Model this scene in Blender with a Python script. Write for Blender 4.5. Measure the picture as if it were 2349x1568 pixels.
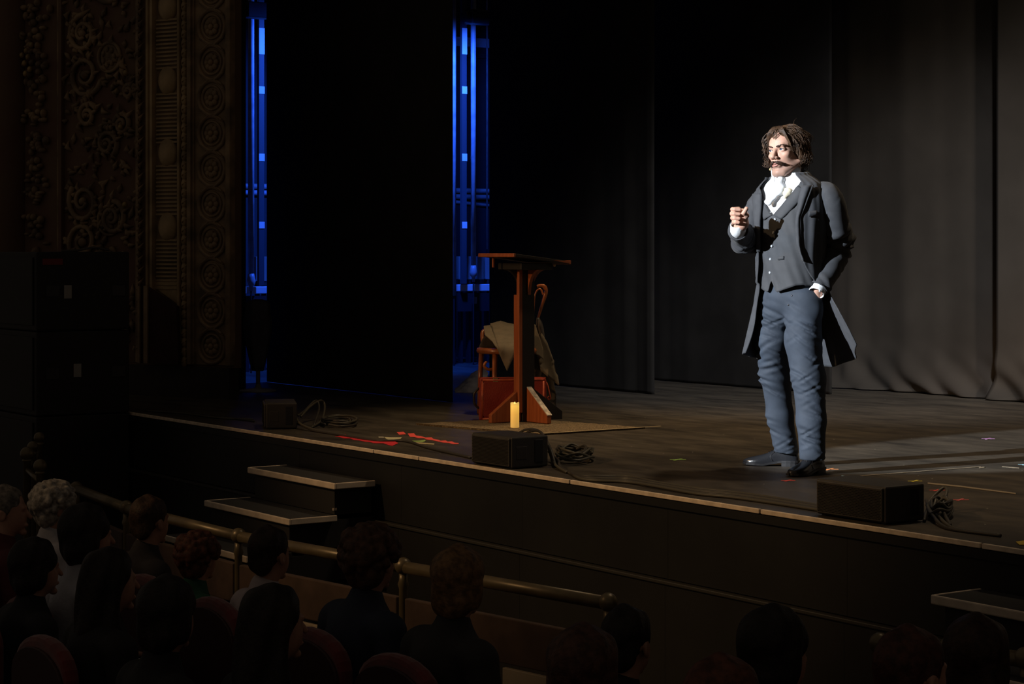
import bpy, bmesh, math, random
import numpy as np
from mathutils import Vector, Matrix

for o in list(bpy.data.objects):
    bpy.data.objects.remove(o, do_unlink=True)
scene = bpy.context.scene
col = scene.collection
R = math.radians
rnd = random.Random(7)

# ------------------------------------------------------------------ camera
# world: X runs along the stage front edge, Y upstage, Z up; auditorium floor z=0, stage floor z=S
S = 1.2
F = 4700.0                      # focal length in pixels of a 2349 px wide frame
CX, CY = 1174.5, 784.0
HOR = 582.0                     # pixel row of the horizon
CAM = np.array([8.96, -6.15, S + 1.15])
YAW = R(55.5)
RIGHT = np.array([math.cos(YAW), math.sin(YAW), 0])
FWD = np.array([-math.sin(YAW), math.cos(YAW), 0])
cam_d = bpy.data.cameras.new('camera')
cam_d.sensor_width = 36.0
cam_d.lens = F / 2349.0 * 36.0
cam_d.shift_y = -(CY - HOR) / 2349.0
cam_d.clip_end = 200
cam = bpy.data.objects.new('camera', cam_d)
col.objects.link(cam)
cam.location = CAM
cam.rotation_euler = (R(90), 0, YAW)
scene.camera = cam

# ------------------------------------------------------------------ world + lights
w = bpy.data.worlds.new('house_dark')
scene.world = w
w.use_nodes = True
bg = w.node_tree.nodes['Background']
bg.inputs['Color'].default_value = (1.0, 0.80, 0.62, 1)
bg.inputs['Strength'].default_value = 0.045

def spot(name, loc, target, watts, color, angle, blend=0.3, radius=0.1):
    d = bpy.data.lights.new(name, 'SPOT')
    d.energy = watts; d.color = color; d.spot_size = R(angle); d.spot_blend = blend
    d.shadow_soft_size = radius
    o = bpy.data.objects.new(name, d); col.objects.link(o)
    o.location = loc
    o.rotation_euler = (Vector(target) - Vector(loc)).to_track_quat('-Z', 'Y').to_euler()
    return o

# follow spot from the balcony front on the actor
spot('follow_spot', (-0.05, -13.9, S + 5.35), (0.74, 1.25, S + 0.98), 25000, (0.86, 0.93, 1.0), 7.0, 0.10, 0.05)
# warm front-of-house wash
spot('front_wash_center', (-3.5, -13.0, S + 8.6), (0.6, 2.2, S + 0.6), 2600, (1.0, 0.62, 0.30), 24, 0.6, 0.25)
spot('front_wash_lectern', (-3.6, -10.5, S + 4.2), (-2.55, 1.55, S + 0.55), 1150, (1.0, 0.56, 0.25), 12, 0.8, 0.2)
# warm top light from the stage electrics
spot('top_wash_center', (1.2, 3.4, S + 8.0), (0.6, 2.6, S), 640, (1.0, 0.76, 0.50), 62, 0.9, 0.3)
spot('top_wash_lectern', (-2.0, 3.0, S + 8.0), (-2.1, 2.0, S), 700, (1.0, 0.70, 0.38), 34, 0.9, 0.3)
# deep blue work light in the wings
spot('wing_work_light', (-7.70, 4.55, S + 3.35), (-8.85, 3.2, S + 1.7), 620, (0.02, 0.11, 1.0), 110, 0.6, 0.08)
spot('wing_work_light_upstage', (-7.70, 4.60, S + 3.35), (-8.85, 5.7, S + 1.7), 620, (0.02, 0.11, 1.0), 110, 0.6, 0.08)
# low side light from the stage-left wing boom, grazing the backdrop and the upstage floor
spot('side_boom', (7.0, 3.7, S + 3.0), (2.7, 6.1, S + 2.1), 5200, (1.0, 0.86, 0.70), 41, 1.0, 0.3)
# added fill spot for the haze glow on the masking curtains behind the lectern
spot('curtain_fill', (3.4, 1.9, S + 6.2), (-2.6, 5.0, S + 0.8), 2300, (0.97, 0.97, 1.0), 34, 1.0, 0.3)

scene.view_settings.view_transform = 'Standard'
scene.view_settings.look = 'None'
scene.view_settings.exposure = 0.0
scene.view_settings.gamma = 1.0
scene.view_settings.use_curve_mapping = False

# ------------------------------------------------------------------ measuring helpers
def ray(px, py):
    return RIGHT * ((px - CX) / F) + FWD + np.array([0, 0, -(py - HOR) / F])
def at(px, py, depth):
    return CAM + ray(px, py) * depth
def floor_pt(px, py, z=S):
    r = ray(px, py)
    return CAM + r * ((z - CAM[2]) / r[2])
def on_Y(px, py, Y):
    r = ray(px, py)
    return CAM + r * ((Y - CAM[1]) / r[1])
def on_X(px, py, X):
    r = ray(px, py)
    return CAM + r * ((X - CAM[0]) / r[0])

# ------------------------------------------------------------------ materials
MATS = {}
def mat(name, color, rough=0.6, spec=0.5, metal=0.0, var=0.0, vscale=8.0, color2=None, bump=0.0, bscale=60.0,
        stretch=(1, 1, 1), sheen=0.0, emit=None, estr=0.0, coat=0.0, sss=0.0, detail=4.0, ramp=(0.35, 0.65)):
    if name in MATS: return MATS[name]
    m = bpy.data.materials.new(name); m.use_nodes = True
    nt = m.node_tree; b = nt.nodes['Principled BSDF']
    b.inputs['Base Color'].default_value = (*color, 1)
    b.inputs['Roughness'].default_value = rough
    b.inputs['Specular IOR Level'].default_value = spec
    b.inputs['Metallic'].default_value = metal
    if sheen: b.inputs['Sheen Weight'].default_value = sheen
    if coat: b.inputs['Coat Weight'].default_value = coat
    if sss:
        b.inputs['Subsurface Weight'].default_value = sss
        b.inputs['Subsurface Radius'].default_value = (0.012, 0.004, 0.002)
        b.inputs['Subsurface Scale'].default_value = 1.0
    if emit:
        b.inputs['Emission Color'].default_value = (*emit, 1)
        b.inputs['Emission Strength'].default_value = estr
    if var or color2 or bump:
        tc = nt.nodes.new('ShaderNodeTexCoord')
        mp = nt.nodes.new('ShaderNodeMapping'); mp.inputs['Scale'].default_value = stretch
        nt.links.new(tc.outputs['Object'], mp.inputs['Vector'])
    if var or color2:
        n = nt.nodes.new('ShaderNodeTexNoise'); n.inputs['Scale'].default_value = vscale; n.inputs['Detail'].default_value = detail
        nt.links.new(mp.outputs[0], n.inputs['Vector'])
        r = nt.nodes.new('ShaderNodeValToRGB')
        r.color_ramp.elements[0].position = ramp[0]; r.color_ramp.elements[1].position = ramp[1]
        if color2 is None:
            c1 = [max(0, c * (1 - var)) for c in color]; c2 = [min(1, c * (1 + var)) for c in color]
        else: c1, c2 = color, color2
        r.color_ramp.elements[0].color = (*c1, 1); r.color_ramp.elements[1].color = (*c2, 1)
        nt.links.new(n.outputs['Fac'], r.inputs['Fac']); nt.links.new(r.outputs['Color'], b.inputs['Base Color'])
    if bump:
        n2 = nt.nodes.new('ShaderNodeTexNoise'); n2.inputs['Scale'].default_value = bscale; n2.inputs['Detail'].default_value = 3
        nt.links.new(mp.outputs[0], n2.inputs['Vector'])
        bp = nt.nodes.new('ShaderNodeBump'); bp.inputs['Strength'].default_value = bump; bp.inputs['Distance'].default_value = 0.01
        nt.links.new(n2.outputs['Fac'], bp.inputs['Height']); nt.links.new(bp.outputs[0], b.inputs['Normal'])
    MATS[name] = m
    return m

# ------------------------------------------------------------------ object helpers
def tag(o, label=None, cat=None, group=None, kind=None):
    if label: o['label'] = label
    if cat: o['category'] = cat
    if group: o['group'] = group
    if kind: o['kind'] = kind
    return o
def thing(name, label, cat, loc=(0, 0, 0), rz=0.0, group=None):
    o = bpy.data.objects.new(name, None); col.objects.link(o)
    o.location = tuple(float(v) for v in loc); o.rotation_euler = (0, 0, rz)
    o.empty_display_size = 0.1
    return tag(o, label, cat, group)
def copy_tree(o, parent=None):
    c = o.copy(); col.objects.link(c); c.parent = parent
    for ch in [x for x in o.children]:
        copy_tree(ch, c)
    return c

def mesh_np(name, V, Fq, smooth=True):
    me = bpy.data.meshes.new(name)
    V = np.asarray(V, np.float32); Fq = np.asarray(Fq, np.int32)
    n, k = Fq.shape
    me.vertices.add(len(V)); me.vertices.foreach_set('co', V.ravel())
    me.loops.add(n * k); me.loops.foreach_set('vertex_index', Fq.ravel())
    me.polygons.add(n); me.polygons.foreach_set('loop_start', np.arange(0, n * k, k, dtype=np.int32))
    me.update(calc_edges=True); me.validate()
    me.polygons.foreach_set('use_smooth', np.full(len(me.polygons), smooth, dtype=bool))
    return me

class MB:
    def __init__(s): s.v = []; s.f = []
    def add(s, vs, fs):
        b = len(s.v); s.v += [tuple(float(c) for c in p) for p in vs]; s.f += [tuple(b + i for i in f) for f in fs]; return s
    def box(s, c, size, rz=0.0, rot=None, taper=1.0):
        hx, hy, hz = [d / 2 for d in size]
        vs = [Vector((x * hx * (taper if z > 0 else 1), y * hy * (taper if z > 0 else 1), z * hz)) for z in (-1, 1) for y in (-1, 1) for x in (-1, 1)]
        M = rot if rot is not None else Matrix.Rotation(rz, 3, 'Z')
        vs = [M @ v + Vector(c) for v in vs]
        return s.add(vs, [(0, 2, 3, 1), (4, 5, 7, 6), (0, 1, 5, 4), (2, 6, 7, 3), (0, 4, 6, 2), (1, 3, 7, 5)])
    def bx(s, x0, x1, y0, y1, z0, z1):
        return s.box(((x0 + x1) / 2, (y0 + y1) / 2, (z0 + z1) / 2), (abs(x1 - x0), abs(y1 - y0), abs(z1 - z0)))
    def tube(s, pts, rad, n=8, cap=True, flat=None, up=None):
        pts = [Vector(p) for p in pts]; m = len(pts)
        if not hasattr(rad, '__len__'): rad = [rad] * m
        T = [(pts[min(i + 1, m - 1)] - pts[max(i - 1, 0)]).normalized() for i in range(m)]
        ref = Vector(up) if up is not None else (Vector((0, 0, 1)) if abs(T[0].z) < 0.9 else Vector((1, 0, 0)))
        nrm = (ref - T[0] * ref.dot(T[0])).normalized()
        vs = []; fs = []
        for i in range(m):
            nrm = (nrm - T[i] * nrm.dot(T[i])).normalized(); bi = T[i].cross(nrm)
            fl = 1.0 if flat is None else flat
            for k in range(n):
                a = 2 * math.pi * k / n
                vs.append(pts[i] + nrm * (math.cos(a) * rad[i] * fl) + bi * (math.sin(a) * rad[i]))
        for i in range(m - 1):
            for k in range(n):
                a = i * n + k; b = i * n + (k + 1) % n
                fs.append((a, b, b + n, a + n))
        if cap: fs += [tuple(range(n - 1, -1, -1)), tuple(range((m - 1) * n, m * n))]
        return s.add(vs, fs)
    def rings(s, rings, closed=True, cap0=False, cap1=False):
        n = len(rings[0]); vs = [p for r in rings for p in r]; fs = []
        for i in range(len(rings) - 1):
            for k in range(n if closed else n - 1):
                a = i * n + k; b = i * n + (k + 1) % n
                fs.append((a, b, b + n, a + n))
        if cap0: fs.append(tuple(range(n - 1, -1, -1)))
        if cap1: fs.append(tuple(range((len(rings) - 1) * n, len(rings) * n)))
        return s.add(vs, fs)
    def lathe(s, prof, c=(0, 0, 0), n=20, axis='z'):
        rs = []
        for r, z in prof:
            ring = []
            for k in range(n):
                a = 2 * math.pi * k / n
                p = (r * math.cos(a), r * math.sin(a), z)
                if axis == 'y': p = (p[0], -p[2], p[1])     # profile axis towards -y
                if axis == 'x': p = (p[2], p[0], p[1])
                ring.append((c[0] + p[0], c[1] + p[1], c[2] + p[2]))
            rs.append(ring)
        return s.rings(rs, True, True, True)
    def ball(s, c, r, n=12, m=8):
        if not hasattr(r, '__len__'): r = (r, r, r)
        rs = []
        for i in range(m + 1):
            t = math.pi * i / m - math.pi / 2
            q = max(math.cos(t), 0.02)
            rs.append([(c[0] + r[0] * q * math.cos(2 * math.pi * k / n), c[1] + r[1] * q * math.sin(2 * math.pi * k / n), c[2] + r[2] * math.sin(t)) for k in range(n)])
        return s.rings(rs, True, True, True)
    def prism(s, poly, y0, y1, plane='xz'):
        n = len(poly)
        if plane == 'xz': a = [(p[0], y0, p[1]) for p in poly]; b = [(p[0], y1, p[1]) for p in poly]
        elif plane == 'yz': a = [(y0, p[0], p[1]) for p in poly]; b = [(y1, p[0], p[1]) for p in poly]
        else: a = [(p[0], p[1], y0) for p in poly]; b = [(p[0], p[1], y1) for p in poly]
        fs = [tuple(range(n - 1, -1, -1)), tuple(range(n, 2 * n))]
        for k in range(n): fs.append((k, (k + 1) % n, n + (k + 1) % n, n + k))
        return s.add(a + b, fs)
    def torus(s, c, R0, r, n=24, m=8, axis='y'):
        rs = []
        for i in range(n + 1):
            a = 2 * math.pi * i / n; ring = []
            for k in range(m):
                b = 2 * math.pi * k / m; q = R0 + r * math.cos(b); h = r * math.sin(b)
                p = (q * math.cos(a), h, q * math.sin(a)) if axis == 'y' else ((q * math.cos(a), q * math.sin(a), h) if axis == 'z' else (h, q * math.cos(a), q * math.sin(a)))
                ring.append((c[0] + p[0], c[1] + p[1], c[2] + p[2]))
            rs.append(ring)
        return s.rings(rs, True)
    def mesh(s, name, smooth=False, fix=True):
        me = bpy.data.meshes.new(name); me.from_pydata(s.v, [], s.f); me.update()
        if fix:
            bm = bmesh.new(); bm.from_mesh(me); bmesh.ops.recalc_face_normals(bm, faces=bm.faces[:]); bm.to_mesh(me); bm.free()
        if smooth: me.polygons.foreach_set('use_smooth', [True] * len(me.polygons))
        return me
    def build(s, name, m, parent=None, smooth=False, bevel=0.0, kind=None, label=None, sub=0):
        return obj(name, s.mesh(name, smooth), m, parent, bevel, kind, label, sub)

def obj(name, me, m, parent=None, bevel=0.0, kind=None, label=None, sub=0, loc=None):
    if m is not None:
        me.materials.clear(); me.materials.append(m)
    o = bpy.data.objects.new(name, me); col.objects.link(o)
    if parent is not None: o.parent = parent
    if loc is not None: o.location = tuple(float(v) for v in loc)
    if bevel:
        b = o.modifiers.new('bevel', 'BEVEL'); b.width = bevel; b.segments = 2; b.limit_method = 'ANGLE'; b.angle_limit = R(40)
    if sub:
        q = o.modifiers.new('sub', 'SUBSURF'); q.levels = sub; q.render_levels = sub
    if kind: o['kind'] = kind
    if label: o['label'] = label
    return o
def share(o, parent, loc=(0, 0, 0), name=None, rz=0.0, scale=None):
    c = o.copy(); col.objects.link(c); c.parent = parent; c.location = tuple(float(v) for v in loc)
    c.rotation_euler = (0, 0, rz)
    if scale: c.scale = scale
    return c

# ------------------------------------------------------------------ signed distance modelling
class Field:
    def __init__(s, lo, hi, h=None, axes=None):
        s.ax = [np.asarray(a, np.float32) for a in axes] if axes else [np.arange(lo[i], hi[i] + h, h, dtype=np.float32) for i in range(3)]
        s.D = np.full([len(a) for a in s.ax], 1.0, np.float32)
    def _sl(s, lo, hi):
        return tuple(slice(max(0, int(np.searchsorted(a, lo[i])) - 1), min(len(a), int(np.searchsorted(a, hi[i])) + 1)) for i, a in enumerate(s.ax))
    def _xyz(s, sl):
        return s.ax[0][sl[0]][:, None, None], s.ax[1][sl[1]][None, :, None], s.ax[2][sl[2]][None, None, :]
    def op(s, f, lo, hi, k, mode):
        sl = s._sl(lo, hi)
        if any(q.stop <= q.start for q in sl): return
        d = f(*s._xyz(sl)).astype(np.float32); c = s.D[sl]
        if mode == 'add':
            h = np.clip(0.5 + 0.5 * (c - d) / k, 0, 1); s.D[sl] = c * (1 - h) + d * h - k * h * (1 - h)
        elif mode == 'sub':
            d = -d; h = np.clip(0.5 - 0.5 * (c - d) / k, 0, 1); s.D[sl] = c * (1 - h) + d * h + k * h * (1 - h)
    def cone(s, a, b, ra, rb, k=0.01, mode='add', T=None, flat=None):
        a = np.array(a, float); b = np.array(b, float); ba = b - a; L2 = float(ba @ ba)
        m = max(ra, rb) * 1.3 + k + 0.02
        def f(X, Y, Z):
            if T is not None: X, Y, Z = T.inv(X, Y, Z)
            dx, dy, dz = X - a[0], Y - a[1], Z - a[2]
            t = np.clip((dx * ba[0] + dy * ba[1] + dz * ba[2]) / L2, 0, 1)
            qx, qy, qz = dx - t * ba[0], dy - t * ba[1], dz - t * ba[2]
            d2 = qx * qx + qy * qy + qz * qz
            if flat is not None:
                (n, sc) = flat; q = qx * n[0] + qy * n[1] + qz * n[2]; d2 = d2 + q * q * (sc * sc - 1)
            return np.sqrt(d2) - (ra + t * (rb - ra))
        P = np.array([a, b]); 
        if T is not None: P = np.array([T.fwd(p) for p in P]); m = m * T.s
        s.op(f, P.min(0) - m, P.max(0) + m, k, mode)
    def chain(s, pts, rad, k=0.01, kk=0.006, mode='add', T=None):
        for i in range(len(pts) - 1):
            s.cone(pts[i], pts[i + 1], rad[i], rad[i + 1], k if i == 0 else kk, mode, T)
    def ell(s, c, r, k=0.01, mode='add', T=None, rot=None):
        c = np.array(c, float); r = np.array(r, float); M = None if rot is None else np.array(rot)
        m = float(r.max()) + k + 0.02
        def f(X, Y, Z):
            if T is not None: X, Y, Z = T.inv(X, Y, Z)
            x, y, z = X - c[0], Y - c[1], Z - c[2]
            if M is not None:
                x, y, z = (M[0][0] * x + M[1][0] * y + M[2][0] * z, M[0][1] * x + M[1][1] * y + M[2][1] * z, M[0][2] * x + M[1][2] * y + M[2][2] * z)
            k0 = np.sqrt((x / r[0]) ** 2 + (y / r[1]) ** 2 + (z / r[2]) ** 2)
            k1 = np.sqrt((x / r[0] ** 2) ** 2 + (y / r[1] ** 2) ** 2 + (z / r[2] ** 2) ** 2) + 1e-9
            d = k0 * (k0 - 1) / k1
            return d * (T.s if T is not None else 1.0)
        cc = T.fwd(c) if T is not None else c
        if T is not None: m *= T.s
        s.op(f, cc - m, cc + m, k, mode)
    def warp(s, f):
        sl = tuple(slice(0, len(a)) for a in s.ax)
        s.D += f(*s._xyz(sl)).astype(np.float32)
    def mesh(s):
        D = s.D; I = D < 0
        cnt = sum(I[i:D.shape[0] - 1 + i, j:D.shape[1] - 1 + j, k:D.shape[2] - 1 + k].astype(np.int8) for i in (0, 1) for j in (0, 1) for k in (0, 1))
        act = np.argwhere((cnt > 0) & (cnt < 8)); ids = np.full(cnt.shape, -1, np.int32); ids[tuple(act.T)] = np.arange(len(act))
        acc = np.zeros((len(act), 3)); num = np.zeros(len(act))
        A = [np.asarray(a, float) for a in s.ax]
        cor = [(i, j, k) for i in (0, 1) for j in (0, 1) for k in (0, 1)]
        for p in cor:
            for ax in range(3):
                if p[ax]: continue
                q = list(p); q[ax] = 1
                ip = act + p; iq = act + q
                dp = D[tuple(ip.T)]; dq = D[tuple(iq.T)]
                m = (dp < 0) != (dq < 0)
                t = np.where(m, dp / np.where(m, dp - dq, 1), 0)
                pos = np.stack([A[c][ip[:, c]] * (1 - t) + A[c][iq[:, c]] * t for c in range(3)], 1)
                acc[m] += pos[m]; num[m] += 1
        V = acc / num[:, None]
        Q = []
        for ax in range(3):
            b, c = [(1, 2), (2, 0), (0, 1)][ax]
            sl0 = [slice(None)] * 3; sl1 = [slice(None)] * 3
            sl0[ax] = slice(0, -1); sl1[ax] = slice(1, None)
            sgn0 = I[tuple(sl0)]; sgn1 = I[tuple(sl1)]
            e = np.argwhere(sgn0 != sgn1)
            e = e[(e[:, b] > 0) & (e[:, c] > 0) & (e[:, b] < D.shape[b] - 1) & (e[:, c] < D.shape[c] - 1)]
            flip = sgn0[tuple(e.T)]
            db = np.zeros(3, int); db[b] = 1; dc = np.zeros(3, int); dc[c] = 1
            v0 = ids[tuple((e - db - dc).T)]; v1 = ids[tuple((e - dc).T)]; v2 = ids[tuple(e.T)]; v3 = ids[tuple((e - db).T)]
            q = np.stack([v0, v1, v2, v3], 1); q[~flip] = q[~flip][:, ::-1]
            Q.append(q)
        Q = np.concatenate(Q); Q = Q[(Q >= 0).all(1)]
        return V, Q
    def build(s, name, m, parent=None, smooth_it=0, label=None):
        V, Q = s.mesh()
        for _ in range(smooth_it): V = relax(V, Q)
        return obj(name, mesh_np(name, V, Q), m, parent, label=label)

def relax(V, Q, f=0.5):
    acc = np.zeros_like(V); n = np.zeros(len(V))
    for i in range(4):
        a, b = Q[:, i], Q[:, (i + 1) % 4]
        np.add.at(acc, a, V[b]); np.add.at(acc, b, V[a]); np.add.at(n, a, 1); np.add.at(n, b, 1)
    return V * (1 - f) + f * acc / np.maximum(n, 1)[:, None]

class Xf:                                   # rotate about x (pitch), y (roll), z (yaw), scale, move
    def __init__(s, loc, yaw=0.0, pitch=0.0, roll=0.0, sc=1.0):
        s.l = np.array(loc, float); s.s = sc
        s.M = np.array(Matrix.Rotation(yaw, 3, 'Z') @ Matrix.Rotation(roll, 3, 'Y') @ Matrix.Rotation(pitch, 3, 'X'))
    def fwd(s, p): return s.M @ (np.array(p, float) * s.s) + s.l
    def pts(s, P): return (np.asarray(P, float) * s.s) @ s.M.T + s.l
    def inv(s, X, Y, Z):
        x, y, z = X - s.l[0], Y - s.l[1], Z - s.l[2]; M = s.M / s.s
        return (M[0, 0] * x + M[1, 0] * y + M[2, 0] * z, M[0, 1] * x + M[1, 1] * y + M[2, 1] * z, M[0, 2] * x + M[1, 2] * y + M[2, 2] * z)

def interp(tab, z):                          # rows (z, a, b, ...), linear in z with smoothing
    tab = np.array(tab, float); o = np.argsort(tab[:, 0]); tab = tab[o]
    return [np.interp(z, tab[:, 0], tab[:, i]) for i in range(1, tab.shape[1])]
def smooth_path(pts, n):                     # Catmull-Rom through the points
    P = np.array(pts, float); m = len(P); out = []
    for t in np.linspace(0, m - 1 - 1e-6, n):
        i = int(t); u = t - i
        p0, p1, p2, p3 = P[max(i - 1, 0)], P[i], P[min(i + 1, m - 1)], P[min(i + 2, m - 1)]
        out.append(0.5 * ((2 * p1) + (-p0 + p2) * u + (2 * p0 - 5 * p1 + 4 * p2 - p3) * u * u + (-p0 + 3 * p1 - 3 * p2 + p3) * u ** 3))
    return np.array(out)
# ================================================================== setting
def struct(name, mb, m, parent=None, bevel=0.0, smooth=False, label=None):
    o = mb.build(name, m, parent, smooth, bevel)
    if parent is None: o['kind'] = 'structure'
    if label: o['label'] = label
    return o

def stage_floor_mat():
    m = bpy.data.materials.new('stage_paint'); m.use_nodes = True; nt = m.node_tree; b = nt.nodes['Principled BSDF']
    tc = nt.nodes.new('ShaderNodeTexCoord')
    mp = nt.nodes.new('ShaderNodeMapping'); mp.inputs['Rotation'].default_value = (0, 0, -R(52)); mp.inputs['Scale'].default_value = (0.55, 1.6, 1)
    nt.links.new(tc.outputs['Object'], mp.inputs['Vector'])
    n = nt.nodes.new('ShaderNodeTexNoise'); n.inputs['Scale'].default_value = 3.2; n.inputs['Detail'].default_value = 8; n.inputs['Roughness'].default_value = 0.7
    nt.links.new(mp.outputs[0], n.inputs['Vector'])
    r = nt.nodes.new('ShaderNodeValToRGB')
    e = r.color_ramp.elements; e[0].position = 0.30; e[0].color = (0.028, 0.024, 0.020, 1); e[1].position = 0.72; e[1].color = (0.105, 0.088, 0.066, 1)
    nt.links.new(n.outputs['Fac'], r.inputs['Fac'])
    # scuffs and dust specks
    v = nt.nodes.new('ShaderNodeTexVoronoi'); v.inputs['Scale'].default_value = 13.0
    nt.links.new(tc.outputs['Object'], v.inputs['Vector'])
    lt = nt.nodes.new('ShaderNodeMath'); lt.operation = 'LESS_THAN'; lt.inputs[1].default_value = 0.055
    nt.links.new(v.outputs['Distance'], lt.inputs[0])
    wn = nt.nodes.new('ShaderNodeTexWhiteNoise'); nt.links.new(v.outputs['Position'], wn.inputs['Vector'])
    gt = nt.nodes.new('ShaderNodeMath'); gt.operation = 'GREATER_THAN'; gt.inputs[1].default_value = 0.80
    nt.links.new(wn.outputs['Value'], gt.inputs[0])
    mu = nt.nodes.new('ShaderNodeMath'); mu.operation = 'MULTIPLY'
    nt.links.new(lt.outputs[0], mu.inputs[0]); nt.links.new(gt.outputs[0], mu.inputs[1])
    mx = nt.nodes.new('ShaderNodeMix'); mx.data_type = 'RGBA'
    nt.links.new(mu.outputs[0], mx.inputs['Factor']); nt.links.new(r.outputs['Color'], mx.inputs['A']); mx.inputs['B'].default_value = (0.50, 0.46, 0.40, 1)
    nt.links.new(mx.outputs['Result'], b.inputs['Base Color'])
    r2 = nt.nodes.new('ShaderNodeMapRange'); r2.inputs['To Min'].default_value = 0.34; r2.inputs['To Max'].default_value = 0.62
    nt.links.new(n.outputs['Fac'], r2.inputs['Value']); nt.links.new(r2.outputs[0], b.inputs['Roughness'])
    b.inputs['Specular IOR Level'].default_value = 0.35
    bp = nt.nodes.new('ShaderNodeBump'); bp.inputs['Strength'].default_value = 0.25; bp.inputs['Distance'].default_value = 0.004
    nt.links.new(n.outputs['Fac'], bp.inputs['Height']); nt.links.new(bp.outputs[0], b.inputs['Normal'])
    return m

M_floor = stage_floor_mat()
M_fascia = mat('black_fascia_paint', (0.0092, 0.0092, 0.0088), 0.5, var=0.3, vscale=1.5, bump=0.1, bscale=8)
M_carpet = mat('dark_auditorium_carpet', (0.03, 0.012, 0.012), 0.9, var=0.4, vscale=30, bump=0.3, bscale=300)
M_cream = mat('cream_paint_line', (0.78, 0.64, 0.48), 0.6, var=0.15, vscale=20)
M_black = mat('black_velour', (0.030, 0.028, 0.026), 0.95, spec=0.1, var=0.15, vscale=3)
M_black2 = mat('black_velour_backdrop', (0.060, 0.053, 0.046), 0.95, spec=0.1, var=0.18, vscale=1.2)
M_gold = mat('dull_gilt_plaster', (0.34, 0.24, 0.125), 0.62, var=0.4, vscale=4.0, bump=0.2, bscale=30)
M_gold2 = mat('aged_bronze_plaster', (0.215, 0.145, 0.080), 0.62, var=0.5, vscale=5.0, bump=0.3, bscale=25)
M_red_plaster = mat('red_brown_plaster', (0.12, 0.055, 0.036), 0.7, color2=(0.14, 0.085, 0.045), vscale=2.5, bump=0.3, bscale=14)
M_gilt_hi = mat('worn_gilt', (0.30, 0.21, 0.09), 0.40, metal=0.3, var=0.4, vscale=9)
M_plinth = mat('dark_plinth_paint', (0.03, 0.022, 0.02), 0.7, var=0.2)

# stage
fl = struct('floor', MB().bx(-13, 9, 0.0, 9.0, S - 0.06, S), M_floor)
aud = struct('floor', MB().bx(-9, 12, -9, -0.02, -0.1, 0.0), M_carpet)
wf = struct('wall_front', MB().bx(-13, 9, 0.02, 0.12, 0, S - 0.065), M_fascia)
# panel joints of the stage front, each board a real piece
x = -6.0; i = 0
while x < 6.0:
    w_ = 1.22
    MB().bx(x + 0.0008, x + w_ - 0.0008, 0.004, 0.02, S - 0.40, S - 0.062).build('panel', M_fascia, wf)
    MB().bx(x + 0.0008, x + w_ - 0.0008, -0.014, 0.02, 0.0, S - 0.425).build('panel', M_fascia, wf)
    x += w_
tl = struct('trim_1', MB().bx(-6.0, 6.1, -0.028, 0.02, S - 0.424, S - 0.406), mat('grey_ledge', (0.030, 0.028, 0.024), 0.5), bevel=0.004)
# painted nosing strip along the stage edge, in its separate lengths
xs = [-4.95, float(on_Y(862, 1030, 0)[0]), -0.9, 0.55, 2.0, float(on_Y(2256, 1243, 0)[0]), 5.2]
tr = struct('trim_2', MB().bx(xs[0], xs[-1], -0.012, 0.0, S - 0.060, S - 0.022), M_fascia)
for a, b in zip(xs[:-1], xs[1:]):
    MB().bx(a + 0.006, b - 0.006, -0.016, 0.001, S - 0.018, S + 0.003).build('nosing_strip', M_cream, tr, bevel=0.003)

# stage house around the opening
M_house = mat('stage_house_black', (0.012, 0.011, 0.011), 0.9)
struct('ceiling', MB().bx(-13, 9, 1.5, 9.0, 9.8, 9.9), M_house)
struct('wall_header', MB().bx(-13, 9, 1.40, 1.50, 6.0, 9.8), M_house)
struct('wall_right', MB().bx(8.9, 9.0, 1.5, 9.0, S, 9.8), M_house)
# ------------------------------------------------------------------ curtains
def curtain(name, label, x0, x1, Y, z0, z1, m, folds=0.045, pitch=0.33, seed=1, puddle=0.0, group=None):
    rg = np.random.RandomState(seed)
    nx = int((x1 - x0) / 0.03) + 2; zs = np.concatenate([np.linspace(z0, z0 + 0.5, 22)[:-1], np.linspace(z0 + 0.5, z1, 16)])
    X = np.linspace(x0, x1, nx)
    ph = np.cumsum(2 * np.pi * (X[1] - X[0]) / (pitch * (1 + 0.45 * np.sin(X * 1.7 + seed) + 0.2 * np.sin(X * 4.1 + 2 * seed))))
    V = []
    for z in zs:
        t = (z - z0)
        amp = folds * (0.75 + 0.25 * np.sin(X * 0.9 + seed)) * (0.8 + 0.2 * np.cos(z * 0.8))
        y = Y + amp * np.sin(ph + 0.12 * np.sin(z * 1.1 + X)) + 0.25 * amp * np.sin(2.3 * ph + 0.4 * z)
        xx = X + 0.012 * np.sin(2 * ph)
        zz = np.full_like(X, z)
        if puddle and t < 0.45:
            q = (1 - t / 0.45) ** 2
            lump = 0.5 + 0.5 * np.sin(X * 3.1 + 1.3 + 4 * t) * np.sin(X * 1.3 + 9 * t)
            y = y - puddle * q * (0.35 + lump) - 0.03 * q * np.sin(X * 17 + 26 * t)
            zz = z0 + 0.006 + (t ** (1 + 0.5 * q * lump)) * 1.0 * (0.45 ** 0 if t > 0.3 else 1)
        V.append(np.stack([xx, y, zz], 1))
    nz = len(zs); V = np.concatenate(V)
    a = (np.arange(nz - 1)[:, None] * nx + np.arange(nx - 1)[None, :]).ravel()
    o = obj(name, mesh_np(name, V, np.stack([a, a + 1, a + 1 + nx, a + nx], 1)), m)
    s_ = o.modifiers.new('thick', 'SOLIDIFY'); s_.thickness = 0.006; s_.offset = 0
    tag(o, label, 'curtain', group)
    return o
leg_top = S + 5.6
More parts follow.
